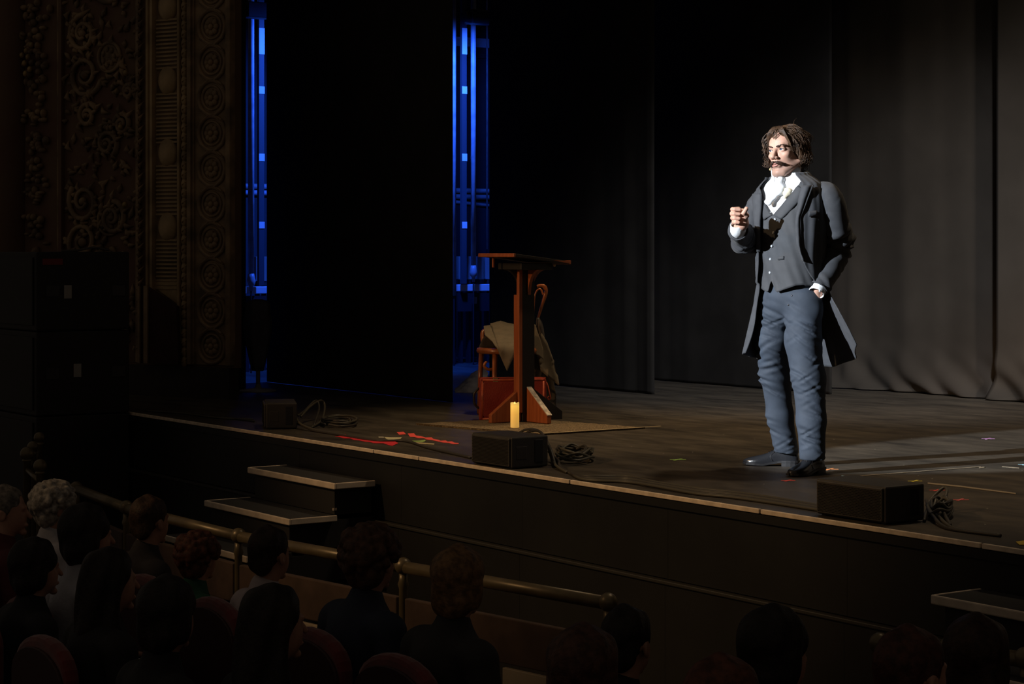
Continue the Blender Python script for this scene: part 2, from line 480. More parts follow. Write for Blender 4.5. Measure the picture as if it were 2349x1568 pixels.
curtain('stage_leg', 'black masking curtain hanging nearest the gilded proscenium pilaster', float(on_Y(611, 800, 2.45)[0]), float(on_Y(1040, 925, 2.45)[0]), 2.45, S + 0.004, leg_top, M_black, 0.008, 0.5, 3, 0.0, 'black side masking curtains')
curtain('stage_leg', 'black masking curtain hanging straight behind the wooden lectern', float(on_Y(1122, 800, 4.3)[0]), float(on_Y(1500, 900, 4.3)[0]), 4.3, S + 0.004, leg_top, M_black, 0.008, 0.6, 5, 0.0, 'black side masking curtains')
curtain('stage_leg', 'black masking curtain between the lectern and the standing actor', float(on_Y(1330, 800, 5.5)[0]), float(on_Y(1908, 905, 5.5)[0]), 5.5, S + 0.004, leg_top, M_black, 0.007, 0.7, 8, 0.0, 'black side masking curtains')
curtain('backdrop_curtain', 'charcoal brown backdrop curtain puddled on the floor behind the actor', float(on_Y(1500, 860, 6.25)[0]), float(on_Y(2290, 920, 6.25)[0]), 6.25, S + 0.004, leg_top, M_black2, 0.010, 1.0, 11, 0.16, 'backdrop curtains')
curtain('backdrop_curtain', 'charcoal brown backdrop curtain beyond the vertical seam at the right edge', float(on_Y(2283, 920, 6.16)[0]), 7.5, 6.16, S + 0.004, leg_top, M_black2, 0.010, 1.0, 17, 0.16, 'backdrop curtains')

# ------------------------------------------------------------------ proscenium pilaster wall (splayed towards the house)
P0 = np.array([-5.67, 1.22, 0.0]); D = np.array([-0.917, -0.399, 0.0])
PR = math.atan2(-D[1], -D[0])
def pros(px, py):                                   # pixel -> (x, z) in the wall's own frame
    n = np.array([-D[1], D[0], 0]); r = ray(px, py); t = ((P0 - CAM) @ n) / (r @ n)
    p = CAM + r * t
    return float((p - P0) @ -D), float(p[2])
def wx(px): return pros(px, 420)[0]
ztop = 5.6; zb = pros(480, 836)[1]
wl = struct('wall_left', MB().bx(wx(-420), wx(537), 0.0, 0.09, zb - 0.02, ztop), M_red_plaster)
wl.location = P0; wl.rotation_euler = (0, 0, PR)
pl = struct('baseboard_left', MB().bx(wx(-420), wx(531), -0.03, 0.09, 0.0, zb - 0.02), M_plinth)
pl.location = P0; pl.rotation_euler = (0, 0, PR)
def wpart(name, mb, m, bevel=0.0, smooth=False): return mb.build(name, m, wl, smooth, bevel)
# vertical mouldings
def vm(px0, px1, dep, m, half=False, z0=None):
    a, b = wx(px0), wx(px1); z0 = zb if z0 is None else z0
    mb = MB()
    if half: mb.tube([((a + b) / 2, 0.0, z0), ((a + b) / 2, 0.0, ztop)], (b - a) / 2, 10)
    else: mb.bx(a, b, -dep, 0.01, z0, ztop)
    return wpart('moulding', mb, m, 0.004, half)
vm(528, 538, 0.06, M_gold2); vm(437, 446, 0.05, M_gold2); vm(446, 450, 0.03, M_gold2)
zslant = pros(395, 690)[1]
vm(335, 343, 0.07, M_gold, True); vm(345, 352, 0.05, M_gold, True); vm(354, 360, 0.06, M_gold); vm(415, 420, 0.05, M_gold)
vm(132, 140, 0.05, M_gold2, True); vm(143, 150, 0.05, M_red_plaster); vm(318, 324, 0.04, M_gold2)
# rosette band
mbD = MB().bx(wx(450), wx(528), -0.012, 0.01, zb, ztop); wpart('rosette_band', mbD, M_gold2)
rw = (wx(524) - wx(454)) / 2; xc = wx(489)
ros = None; ys = [62 + 81.3 * k for k in range(-1, 10)]
for k, y in enumerate(ys):
    zc = pros(489, y)[1]
    if ros is None:
        mb = MB().torus((0, 0, 0), rw * 0.86, rw * 0.11, 28, 6).torus((0, 0, 0), rw * 0.60, rw * 0.07, 24, 6)
        for q in range(8):
            a = q * math.pi / 4; mb.ball((math.cos(a) * rw * 0.30, -0.008, math.sin(a) * rw * 0.30), (rw * 0.17, 0.016, rw * 0.17), 8, 6)
        mb.ball((0, -0.016, 0), (rw * 0.16, 0.02, rw * 0.16), 8, 6)
        ros = mb.build('rosette', M_gold2, wl, True); ros.location = (xc, -0.014, zc); first = ros
    else: share(first, wl, (xc, -0.014, zc))
# little X links between rosettes
link = None
for y0, y1 in zip(ys[:-1], ys[1:]):
    zc = pros(489, (y0 + y1) / 2)[1]
    if link is None:
        mb = MB()
        for sx in (-1, 1): mb.tube([(sx * rw * 0.75, -0.006, 0.055), (sx * rw * 0.2, -0.012, 0.0), (sx * rw * 0.75, -0.006, -0.055)], 0.012, 6)
        link = mb.build('link', M_gold2, wl, True); link.location = (xc, -0.012, zc)
    else: share(link, wl, (xc, -0.012, zc))
# rope moulding beside the slatted band
xr = wx(427); mb = MB(); rr = (wx(434) - wx(420)) / 2
for k in range(int((ztop - zb) / 0.075)):
    z = zb + 0.02 + k * 0.075
    mb.ball((xr, -0.02, z), (rr * 0.9, 0.028, 0.05), 6, 5)
    mb.tube([(xr - rr, -0.012, z - 0.03), (xr, -0.05, z), (xr + rr, -0.012, z + 0.03)], 0.008, 5)
wpart('rope_moulding', mb, M_gold, 0, True)
# slatted band with half domes
wpart('slat_panel_back', MB().bx(wx(360), wx(415), -0.004, 0.01, zslant - 0.35, ztop), M_gold2)
dm = sl = None
cxs, wsl = (wx(362) + wx(413)) / 2, wx(413) - wx(362)
for yd in (-152, 15, 185, 350, 520):
    xz = pros(388, yd)
    if dm is None:
        dm = MB().ball((0, 0, 0), (wsl * 0.42, 0.055, wsl * 0.50), 18, 10).build('dome', M_gold, wl, True); dm.location = (cxs, -0.006, xz[1])
    else: share(dm, wl, (cxs, -0.006, xz[1]))
    for k in range(13):
        y = yd + 31 + k * 9.2
        if y > 662: continue
        z = pros(388, y)[1]
        if sl is None:
            sl = MB().bx(-wsl / 2, wsl / 2, -0.026, 0.0, -0.0085, 0.0085).build('slat', M_gold, wl, bevel=0.004); sl.location = (cxs, 0, z)
        else: share(sl, wl, (cxs, 0, z))
wpart('slat_panel_foot', MB().prism([(wx(360), pros(360, 660)[1]), (wx(415), pros(415, 700)[1]), (wx(415), pros(415, 640)[1]), (wx(360), pros(360, 640)[1])], -0.02, 0.0), M_gold)
# dark red flat leaning at the foot of the slatted band
mf = MB().prism([(wx(338), zb), (wx(428), zb), (wx(424), pros(424, 702)[1]), (wx(352), pros(352, 655)[1]), (wx(338), pros(338, 655)[1])], -0.10, -0.062)
o = mf.build('masking_flat', mat('dark_red_cloth', (0.035, 0.010, 0.009), 0.9, var=0.3), None, bevel=0.003)
o.location = P0; o.rotation_euler = (0, 0, PR)
tag(o, 'dark red slanted panel leaning at the foot of the slatted gilt band', 'panel')
for pa, pb in ((337, 342), (351, 360)):
    MB().bx(wx(pa), wx(pb), -0.115, -0.098, zb, pros(pa, 655)[1]).build('batten', M_gold2, o)
# carved acanthus panel: scrolls, leaves and medallions
def spiral(cx, cz, r0, turns, a0, sg, n=26):
    return [(cx + sg * r0 * (1 - 0.8 * t) * math.cos(a0 + turns * 2 * math.pi * t), -0.018 - 0.02 * t, cz + r0 * (1 - 0.8 * t) * math.sin(a0 + turns * 2 * math.pi * t)) for t in np.linspace(0, 1, n)]
wpart('carved_panel_ground', MB().bx(wx(150), wx(318), -0.004, 0.01, zb, ztop), M_red_plaster)
rg = random.Random(3)
for (px, py, pr, sg) in [(195, 78, 34, 1), (200, 172, 38, -1), (196, 462, 36, 1), (195, 555, 40, -1), (255, -40, 36, 1), (205, 265, 22, 1), (285, 285, 20, -1), (250, 330, 24, 1), (262, 500, 30, -1), (196, -60, 34, -1), (300, 210, 14, 1), (240, 640, 30, 1), (190, 700, 34, -1)]:
    x_, z_ = pros(px, py); r_ = abs(wx(px + pr) - wx(px)); mb = MB()
    sp = spiral(x_, z_, r_, 1.6, rg.uniform(0, 6.28), sg)
    mb.tube(sp, [0.026 - 0.010 * i / len(sp) for i in range(len(sp))], 6)
    for q in range(0, len(sp) - 6, 3):
        p = sp[q]; dx, dz = p[0] - x_, p[2] - z_; L = math.hypot(dx, dz) + 1e-6
        mb.tube([(p[0], -0.02, p[2]), (p[0] + dx / L * 0.03, -0.045, p[2] + dz / L * 0.03 + 0.012), (p[0] + dx / L * 0.062, -0.012, p[2] + dz / L * 0.062 + 0.03)], [0.017, 0.018, 0.004], 5)
    mb.ball((x_, -0.03, z_), (r_ * 0.2, 0.035, r_ * 0.2), 8, 6)
    wpart('acanthus_scroll', mb, M_gold2, 0, True)
for (px, py) in [(253, 131), (253, 505), (253, 800), (250, -240)]:
    x_, z_ = pros(px, py); r_ = wx(278) - wx(253); mb = MB().torus((x_, -0.012, z_), r_, 0.016, 26, 6)
    mb.ball((x_, -0.005, z_), (r_ * 0.85, 0.022, r_ * 0.95), 16, 8)
    for q in range(7):
        a = q * 0.9; mb.ball((x_ + 0.5 * r_ * math.cos(a), -0.025, z_ + 0.55 * r_ * math.sin(a)), (0.022, 0.016, 0.026), 6, 5)
    wpart('medallion', mb, M_gold2, 0, True)
mb = MB()
for k in range(330):
    px, py = rg.uniform(155, 315), rg.uniform(-120, 830); x_, z_ = pros(px, py); a = rg.uniform(0, 6.28); L = rg.uniform(0.05, 0.13)
    mb.tube([(x_, -0.004, z_), (x_ + L * 0.5 * math.cos(a), -0.03, z_ + L * 0.5 * math.sin(a)), (x_ + L * math.cos(a + 0.4), -0.004, z_ + L * math.sin(a + 0.4))], [0.008, 0.024, 0.003], 5)
wpart('carved_leaves', mb, M_gold2, 0, True)['kind'] = 'stuff'
mb = MB()
for k in range(70):
    z = zb + 0.04 + k * 0.048; x_ = wx(327)
    mb.tube([(x_ - 0.012, -0.01, z), (x_ + 0.008 * (-1) ** k, -0.05, z + 0.03), (x_ + 0.02 * (-1) ** k, -0.01, z + 0.07)], [0.008, 0.015, 0.003], 5)
wpart('leaf_moulding', mb, M_gold2, 0, True)
# garland column at the far left
vm(-40, 58, 0.06, M_red_plaster, True)
mb = MB()
for k in range(150):
    px, py = rg.gauss(85, 13), rg.uniform(-100, 620); x_, z_ = pros(px, py); mb.ball((x_, -0.03, z_), (rg.uniform(0.015, 0.035), 0.04, rg.uniform(0.015, 0.04)), 6, 5)
wpart('fruit_garland', mb, M_gold2, 0, True)['kind'] = 'stuff'
mb = MB()
for (px, py) in [(72, 118), (76, 132), (68, 146), (80, 160), (70, 170), (62, 128), (84, 104), (280, 210), (300, 168), (288, 292), (298, 470)]:
    x_, z_ = pros(px, py); mb.ball((x_, -0.06, z_), (0.02, 0.025, 0.026), 8, 6)
wpart('gilt_fruit', mb, M_gilt_hi, 0, True)
# jamb behind the pilaster: black return towards the wings
jb = struct('wall_jamb', MB().bx(-8.4, float(on_Y(564, 600, 1.78)[0]), 1.66, 1.78, S, 6.5), mat('jamb_black', (0.012, 0.011, 0.011), 0.8))

# ------------------------------------------------------------------ wings: fly rail wall seen through the two gaps
M_wall_wing = mat('wing_wall_paint', (0.010, 0.010, 0.013), 0.8, var=0.35, vscale=2.0, bump=0.2, bscale=20)
M_steel = mat('painted_steel', (0.34, 0.34, 0.36), 0.45, var=0.2, vscale=10)
M_tag = mat('paper_tag', (0.85, 0.85, 0.82), 0.7)
M_dark = mat('dark_metal', (0.02, 0.02, 0.022), 0.5)
ww = struct('wall_wing', MB().bx(-10.4, -10.2, 0.5, 9.0, S, 7.5), M_wall_wing)
struct('wall_upstage', MB().bx(-10.4, 9.0, 8.8, 9.0, S, 7.5), M_plinth)
XR = -9.0
rail = thing('locking_rail', 'long steel fly locking rail lit blue in the wings', 'rail', (XR, 2.0, S))
MB().bx(-0.06, 0.06, 0, 6.2, 0.76, 0.83).build('rail_top', mat('pale_rail_paint', (0.75, 0.75, 0.76), 0.5), rail, bevel=0.006)
MB().bx(-0.05, 0.05, 0, 6.2, 0.55, 0.74).build('rail_face', M_dark, rail)
for k in range(8): MB().bx(-0.04, 0.04, 0.2 + k * 0.8, 0.26 + k * 0.8, 0, 0.56).build('leg', M_dark, rail)
for k in range(7): MB().bx(0.06, 0.075, 0.45 + k * 0.8, 0.50 + k * 0.8, 0.63, 0.70).build('rope_lock', M_steel, rail, bevel=0.004)
def wing_pipe(px, r, z1, label, ball=True, X=XR + 0.25):
    p = on_X(px, 400, X); t = thing('fly_pipe', label, 'pipe', (p[0], p[1], S), 0, 'blue lit vertical pipes')
    MB().tube([(0, 0, z1), (0, 0, 5.4)], r, 12).build('tube', M_steel, t, True)
    if ball: MB().lathe([(r * 0.5, -0.10), (r * 0.7, -0.05), (r * 1.2, -0.035), (r * 1.5, 0.0), (r * 1.2, 0.035), (r, 0.07)], (0, 0, z1 - 0.06), 14).build('pulley_end', M_steel, t, True)
    MB().tube([(0, 0, 0.0), (0, 0, z1)], 0.008, 6).build('hand_line', M_dark, t)
    return t
wing_pipe(576, 0.030, 0.95, 'bright blue lit vertical pipe in the narrow gap by the proscenium')
wing_pipe(1086, 0.028, 1.02, 'blue lit pipe with pulley end left of the lectern top')
wing_pipe(1041.5, 0.022, 0.72, 'thin blue lit pipe against the edge of the first black curtain', False)
wing_pipe(1117, 0.010, 1.2, 'faint thin pipe at the right side of the wider blue gap', False, XR - 0.4)
def tag_post(px, label):
    p = on_X(px, 400, XR + 0.12); t = thing('tagged_rope', label, 'rope', (p[0], p[1], S), 0, 'tagged fly ropes')
    MB().bx(-0.02, 0.02, -0.028, 0.028, 0.84, 5.4).build('guide', mat('blue_grey_guide', (0.05, 0.05, 0.06), 0.6), t)
    d = (p - CAM) @ FWD
    for y, h in ((95, 60), (207, 17), (361, 17), (516, 15)):
        z = CAM[2] - (y - HOR) / F * d - S
        MB().bx(0.021, 0.026, -0.03, 0.03, z - h / F * d / 2, z + h / F * d / 2).build('tag', M_tag, t)
    return t
tag_post(598, 'rope guide with four pale tags in the narrow blue gap')
tag_post(1063, 'rope guide with four pale tags in the wider blue gap')
for px, w_ in ((590, 0.034), (605, 0.030), (1056, 0.034), (1074, 0.036), (1099, 0.034), (1116, 0.036)):
    p = on_X(px, 610, XR - 0.12); z0 = CAM[2] - (642 - HOR) / F * 21 ; z1 = CAM[2] - (588 - HOR) / F * 21
    a = MB().bx(-0.04, 0.04, -w_, w_, z0, z1).build('counterweight_stack', mat('grey_weights', (0.20, 0.20, 0.19), 0.7), None, bevel=0.004)
    a.location = (p[0], p[1], 0)
    a['label'] = {590: 'grey counterweight block behind the bright pipe by the proscenium', 605: 'grey counterweight block half hidden by the first black curtain', 1056: 'leftmost grey counterweight block behind the fly rail in the wider gap', 1074: 'grey counterweight block just left of the pulley end', 1099: 'grey counterweight block just right of the pulley end', 1116: 'rightmost grey counterweight block behind the lectern top edge'}[px]
    tag(a, None, 'weight', 'counterweights in the wings')
    MB().bx(-0.03, 0.03, -0.012, 0.012, S - z0 + z0 - 0.0, z0).build('rod', M_dark, a)
# horizontal wall pipes
for z, lab in ((on_X(1085, 437, -10.1)[2], 'upper horizontal conduit on the wing wall'), (on_X(1085, 451, -10.1)[2], 'lower horizontal conduit on the wing wall')):
    o = MB().tube([(-10.172, 2, z), (-10.172, 8.7, z)], 0.028, 8).build('conduit', M_steel, None, True); tag(o, lab, 'pipe', 'wing wall conduits')
o = MB().tube([(-10.182, 5.4, on_X(1050, 466, -10.1)[2]), (-10.182, 6.1, on_X(1085, 461, -10.1)[2]), (-10.182, 6.9, on_X(1120, 474, -10.1)[2])], 0.02, 6).build('cable_swag', M_steel, None, True)
tag(o, 'drooping cable under the two conduits on the wing wall', 'cable')
# dark lighting batten and lamps near the top of the gaps
for (pa, pb, ya, yb, lab) in ((560, 616, 4, 44, 'black batten crossing the top of the narrow blue gap'), (1074, 1128, 22, 58, 'black lamp housing at the top of the wider blue gap')):
    a, b = on_X(pa, ya, XR + 0.7), on_X(pb, yb, XR + 0.7)
    o = MB().bx(-0.08, 0.08, a[1], b[1], b[2], a[2]).build('lighting_housing', M_dark, None, bevel=0.01); o.location = (XR + 0.7, 0, 0); tag(o, lab, 'fixture')
    MB().tube([(0, (a[1] + b[1]) / 2, a[2]), (0, (a[1] + b[1]) / 2, a[2] + 1.2)], 0.02, 8).build('hanger', M_dark, o)
    MB().tube([(0.0, a[1] - 0.05, a[2] - 0.08), (0.0, a[1] + 0.0, a[2] - 0.08)], 0.06, 12).build('yoke_disc', M_dark, o)
for y, dz in ((96, 0.10), (126, 0.05)):
    z = on_X(1085, y, -10.1)[2]
    o = MB().bx(-10.2, -10.14, 4.6, 8.0, z - dz / 2, z + dz / 2).build('wall_batten', M_steel if y == 96 else M_dark, None); tag(o, 'pale wall batten high on the wing wall' if y == 96 else 'dark wall batten just below the pale one', 'batten')
# draped stand inside the narrow gap
p = floor_pt(592, 897); t = thing('draped_stand', 'blue tinted cloth-draped stand on a round foot in the narrow gap', 'stand', p)
MB().lathe([(0.16, 0.0), (0.15, 0.015), (0.03, 0.03), (0.02, 0.06)], (0, 0, 0), 18).build('foot', M_steel, t, True)
MB().tube([(0, 0, 0.03), (0, 0, 0.75)], 0.018, 10).build('pole', M_steel, t, True)
M_navy_cloth = mat('navy_drape_cloth', (0.10, 0.10, 0.13), 0.9, var=0.2)
rs = []
for r_, z in [(0.04, 0.17), (0.06, 0.24), (0.085, 0.36), (0.11, 0.48), (0.115, 0.58), (0.10, 0.66), (0.10, 0.72), (0.07, 0.76), (0.02, 0.77)]:
    rs.append([((r_ + 0.012 * math.sin(5 * a)) * math.cos(a), (r_ + 0.012 * math.sin(5 * a)) * math.sin(a), z) for a in np.linspace(0, 2 * math.pi, 36, endpoint=False)])
MB().rings(rs, True, True, True).build('drape', M_navy_cloth, t, True)
# ================================================================== props on the stage
M_wood = mat('lectern_wood', (0.27, 0.068, 0.022), 0.38, color2=(0.36, 0.10, 0.034), vscale=6, stretch=(8, 8, 0.7), bump=0.05, bscale=20)
M_wood_shade = mat('lectern_shaded_wood', (0.011, 0.009, 0.008), 0.5, var=0.2)  # wood with the shade of the unlit faces put into its colour
M_pale_top = mat('pale_foot_edge', (0.62, 0.55, 0.45), 0.7, var=0.35, vscale=40)
M_bent = mat('bentwood_varnish', (0.36, 0.11, 0.035), 0.25, var=0.3, vscale=10, coat=0.4)
M_leather = mat('oxblood_leather', (0.26, 0.030, 0.020), 0.38, color2=(0.34, 0.045, 0.028), vscale=7, bump=0.25, bscale=120)
M_leather_e = mat('worn_leather_edge', (0.45, 0.085, 0.035), 0.4, var=0.3, vscale=20)
M_rug = mat('coarse_beige_mat', (0.20, 0.145, 0.08), 0.95, var=0.55, vscale=90, bump=0.8, bscale=220, detail=2)
M_coat = mat('grey_olive_wool', (0.20, 0.165, 0.115), 0.9, var=0.12, vscale=12)
M_box = mat('black_speaker_shell', (0.030, 0.027, 0.024), 0.55, bump=0.15, bscale=300)
M_grille = mat('speaker_grille', (0.055, 0.048, 0.040), 0.45, var=0.2)
M_cable = mat('cable_rubber', (0.075, 0.068, 0.050), 0.5)
M_cable_b = mat('cable_black', (0.045, 0.04, 0.034), 0.5)

# rug
A, B, Cc = floor_pt(1480, 983), floor_pt(1240, 998), floor_pt(955, 974)
t = thing('floor_mat', 'coarse beige floor mat under the lectern, pale taped right edge', 'mat', (B[0], B[1], S))
ux = (Cc - B); uy = (A - B); nx_, ny_ = 34, 26
rs = []
for j in range(ny_ + 1):
    rs.append([tuple(ux[:2] * (i / nx_) + uy[:2] * (j / ny_)) + (0.009 + 0.0015 * math.sin(i * 1.9 + j),) for i in range(nx_ + 1)])
mb = MB().rings(rs, False); o = mb.build('weave', M_rug, t); s_ = o.modifiers.new('t', 'SOLIDIFY'); s_.thickness = 0.008
u = uy / np.linalg.norm(uy); q = ux / np.linalg.norm(ux)
L = np.linalg.norm(uy)
def strip(p0, p1, w_, z, name, m, parent, th=0.002):
    d = (p1 - p0); d = d / np.linalg.norm(d); n = np.array([-d[1], d[0]])
    a = [p0 - n * w_ / 2, p1 - n * w_ / 2, p1 + n * w_ / 2, p0 + n * w_ / 2]
    return MB().prism([(x[0], x[1]) for x in a], z, z + th, 'xy').build(name, m, parent)
strip(-u[:2] * 0.01, u[:2] * (L + 0.13), 0.018, 0.0105, 'edge_tape', mat('pale_edge_tape', (0.50, 0.40, 0.24), 0.7), t)
strip(-q[:2] * 0.0, q[:2] * np.linalg.norm(ux), 0.014, 0.0105, 'edge_tape', mat('dull_edge_tape', (0.16, 0.12, 0.07), 0.7), t)

# lectern: aligned with the stage (reader upstage, facing the house)
lc = floor_pt(1205, 969)
t = thing('lectern', 'tall red brown wooden lectern with slim post and cross-shaped foot', 'lectern', (lc[0], lc[1], S + 0.012))
def lp(name, mb, m, bevel=0.004, label=None): return mb.build(name, m, t, False, bevel, label=label)
# post: front face (towards the house, -y) wood, sides in the shaded wood colour
lp('post', MB().bx(-0.035, 0.040, -0.05, 0.05, 0.0, 1.07), M_wood_shade)
lp('front_board', MB().bx(-0.045, 0.02, -0.066, -0.050, 0.16, 0.86), M_wood)
lp('front_rib', MB().bx(0.006, 0.040, -0.078, -0.050, 0.06, 1.06), M_wood)
tilt = Matrix.Rotation(R(-6.5), 3, 'X')
top = lp('top_board', MB().box((0, -0.005, 1.104), (0.43, 0.45, 0.020), rot=tilt), M_wood_shade, 0.003)
lp('front_lip', MB().box((0, -0.236, 1.129), (0.43, 0.016, 0.025), rot=tilt), M_wood, 0.003)
lp('book_ledge', MB().box((0.0, 0.222, 1.080), (0.43, 0.016, 0.026), rot=tilt), M_wood, 0.003)
MB().prism([(0.08, 1.095), (0.226, 1.090), (0.226, 1.070)], 0.213, 0.2165, 'yz').build('side_sliver', M_wood, top)
lp('under_block', MB().bx(-0.14, 0.14, -0.13, 0.13, 1.03, 1.075), M_wood_shade)
lp('peg', MB().bx(-0.105, -0.088, -0.205, -0.19, 1.045, 1.115), M_wood)
lp('knob', MB().ball((0.16, 0.13, 1.06), 0.010, 8, 6), mat('brass_knob', (0.45, 0.33, 0.18), 0.35))
def bracket(sg, axis):
    pts = [(0.05, 0.86), (0.05, 1.03), (0.17, 1.03)] + [(0.17 - 0.12 * math.sin(a) , 1.03 - 0.17 * (1 - math.cos(a)) ) for a in np.linspace(0.2, 1.5, 9)]
    pts = [(sg * a, b) for a, b in pts]
    return MB().prism(pts, -0.012, 0.012, 'xz' if axis == 'x' else 'yz')
lp('bracket', bracket(-1, 'x'), M_wood); lp('bracket', bracket(1, 'x'), M_wood); lp('bracket', bracket(1, 'y'), M_wood); lp('bracket', bracket(-1, 'y'), M_wood_shade)
def foot(sg, axis, ln=0.28, h=0.23):
    pts = [(0.04, 0.0), (ln, 0.0), (ln, 0.055), (0.045, h), (0.04, h)]
    return MB().prism([(sg * a, b) for a, b in pts], -0.018, 0.018, 'xz' if axis == 'x' else 'yz')
f_ = lp('foot', foot(1, 'x'), M_wood)
# pale sloping edge of the foot nearest the camera
MB().add([(0.286, -0.019, 0.060), (0.286, 0.019, 0.060), (0.045, 0.019, 0.236), (0.045, -0.019, 0.236), (0.286, -0.019, 0.054), (0.286, 0.019, 0.054), (0.045, 0.019, 0.230), (0.045, -0.019, 0.230)],
         [(0, 1, 2, 3), (7, 6, 5, 4), (0, 4, 5, 1), (1, 5, 6, 2), (2, 6, 7, 3), (3, 7, 4, 0)]).build('pale_edge', M_pale_top, f_)
lp('foot', foot(-1, 'x'), M_wood); lp('foot', foot(-1, 'y', 0.29), M_wood); lp('foot', foot(1, 'y', 0.30), M_wood_shade)

# LED candle
cp = floor_pt(1181, 980, S + 0.011)
t = thing('pillar_candle', 'glowing yellow pillar candle on the mat beside the lectern foot', 'candle', cp)
def candle_mat():
    m = bpy.data.materials.new('glowing_wax'); m.use_nodes = True; nt = m.node_tree; b = nt.nodes['Principled BSDF']
    b.inputs['Base Color'].default_value = (0.8, 0.62, 0.28, 1); b.inputs['Roughness'].default_value = 0.5
    tc = nt.nodes.new('ShaderNodeTexCoord'); sp = nt.nodes.new('ShaderNodeSeparateXYZ'); nt.links.new(tc.outputs['Object'], sp.inputs[0])
    r = nt.nodes.new('ShaderNodeValToRGB'); e = r.color_ramp.elements
    e[0].position = 0.0; e[0].color = (0.50, 0.27, 0.055, 1); e[1].position = 1.0; e[1].color = (0.42, 0.30, 0.07, 1)
    x = e.new(0.55); x.color = (0.66, 0.33, 0.045, 1); x = e.new(0.85); x.color = (0.80, 0.46, 0.06, 1)
    mr = nt.nodes.new('ShaderNodeMapRange'); mr.inputs['From Max'].default_value = 0.165; nt.links.new(sp.outputs['Z'], mr.inputs['Value'])
    nt.links.new(mr.outputs[0], r.inputs['Fac']); nt.links.new(r.outputs['Color'], b.inputs['Emission Color']); b.inputs['Emission Strength'].default_value = 0.85
    return m
n = 28; rs = []
for r_, z in [(0.027, 0.0), (0.029, 0.003), (0.029, 0.08)]: rs.append([(r_ * math.cos(2 * math.pi * k / n), r_ * math.sin(2 * math.pi * k / n), z) for k in range(n)])
for r_, dz in [(0.029, 0.0), (0.026, 0.003), (0.022, -0.004), (0.005, -0.010)]:
    rs.append([(r_ * math.cos(2 * math.pi * k / n), r_ * math.sin(2 * math.pi * k / n), 0.160 + dz + 0.0035 * math.sin(2 * 2 * math.pi * k / n + 0.5) + 0.002 * math.sin(3 * 2 * math.pi * k / n)) for k in range(n)])
MB().rings(rs, True, True, True).build('wax', candle_mat(), t, True)
MB().ball((0, 0, 0.158), (0.004, 0.004, 0.012), 8, 6).build('flame_bulb', mat('flame_bulb', (1, 0.8, 0.4), 0.4, emit=(1, 0.6, 0.15), estr=2.0), t, True)

# oxblood suitcase, its big face towards the camera
sc = floor_pt(1177, 964); t = thing('suitcase', 'oxblood leather suitcase with worn edges behind the lectern', 'suitcase', sc, YAW + R(4))
W_, H_, T_ = 0.462, 0.292, 0.145
def rrect(w_, h_, r_, n=5):
    p = []
    for cx, cz, a0 in ((w_ / 2 - r_, r_, -90), (w_ / 2 - r_, h_ - r_, 0), (-w_ / 2 + r_, h_ - r_, 90), (-w_ / 2 + r_, r_, 180)):
        for k in range(n + 1): a = R(a0 + 90 * k / n); p.append((cx + r_ * math.cos(a), cz + r_ * math.sin(a)))
    return p
MB().prism(rrect(W_, H_, 0.022), 0.0, T_).build('body', M_leather, t, False, 0.006)
MB().prism(rrect(W_ - 0.05, H_ - 0.05, 0.012), -0.004, 0.01).build('front_panel', M_leather, t, False, 0.003).location = (0, 0, 0.025)
for pts in ([(-W_ / 2 + 0.02, 0.02), (-W_ / 2 + 0.02, H_ - 0.02)], [(W_ / 2 - 0.02, 0.02), (W_ / 2 - 0.02, H_ - 0.02)], [(-W_ / 2 + 0.02, H_ - 0.012), (W_ / 2 - 0.02, H_ - 0.012)], [(-W_ / 2 + 0.02, 0.012), (W_ / 2 - 0.02, 0.012)]):
    (x0, z0), (x1, z1) = pts; MB().tube([(x0, 0.002, z0), (x1, 0.002, z1)], 0.008, 8).build('welt', M_leather_e, t, True)
MB().bx(-W_ / 2 - 0.001, W_ / 2 + 0.001, T_ * 0.45, T_ * 0.52, 0.002, H_ + 0.002).build('seam_band', M_leather_e, t)
h = smooth_path([(-W_ / 2, 0.07, 0.08), (-W_ / 2 - 0.03, 0.07, 0.11), (-W_ / 2 - 0.034, 0.07, 0.18), (-W_ / 2, 0.07, 0.22)], 16)
MB().tube(h, 0.008, 8).build('handle', mat('black_handle', (0.02, 0.015, 0.012), 0.4), t, True)
st = smooth_path([(W_ / 2 - 0.005, 0.06, 0.27), (W_ / 2 + 0.012, 0.05, 0.24), (W_ / 2 + 0.025, 0.04, 0.18), (W_ / 2 + 0.032, 0.04, 0.15), (W_ / 2 + 0.022, 0.04, 0.138), (W_ / 2 + 0.012, 0.04, 0.15), (W_ / 2 + 0.022, 0.04, 0.163)], 26)
MB().tube(st, 0.006, 6).build('strap', M_leather_e, t, True)
for sx in (-0.12, 0.12): MB().bx(sx - 0.018, sx + 0.018, -0.002, 0.016, H_ - 0.03, H_ + 0.004).build('clasp', mat('brass_clasp', (0.35, 0.25, 0.12), 0.4, metal=0.6), t, bevel=0.002)

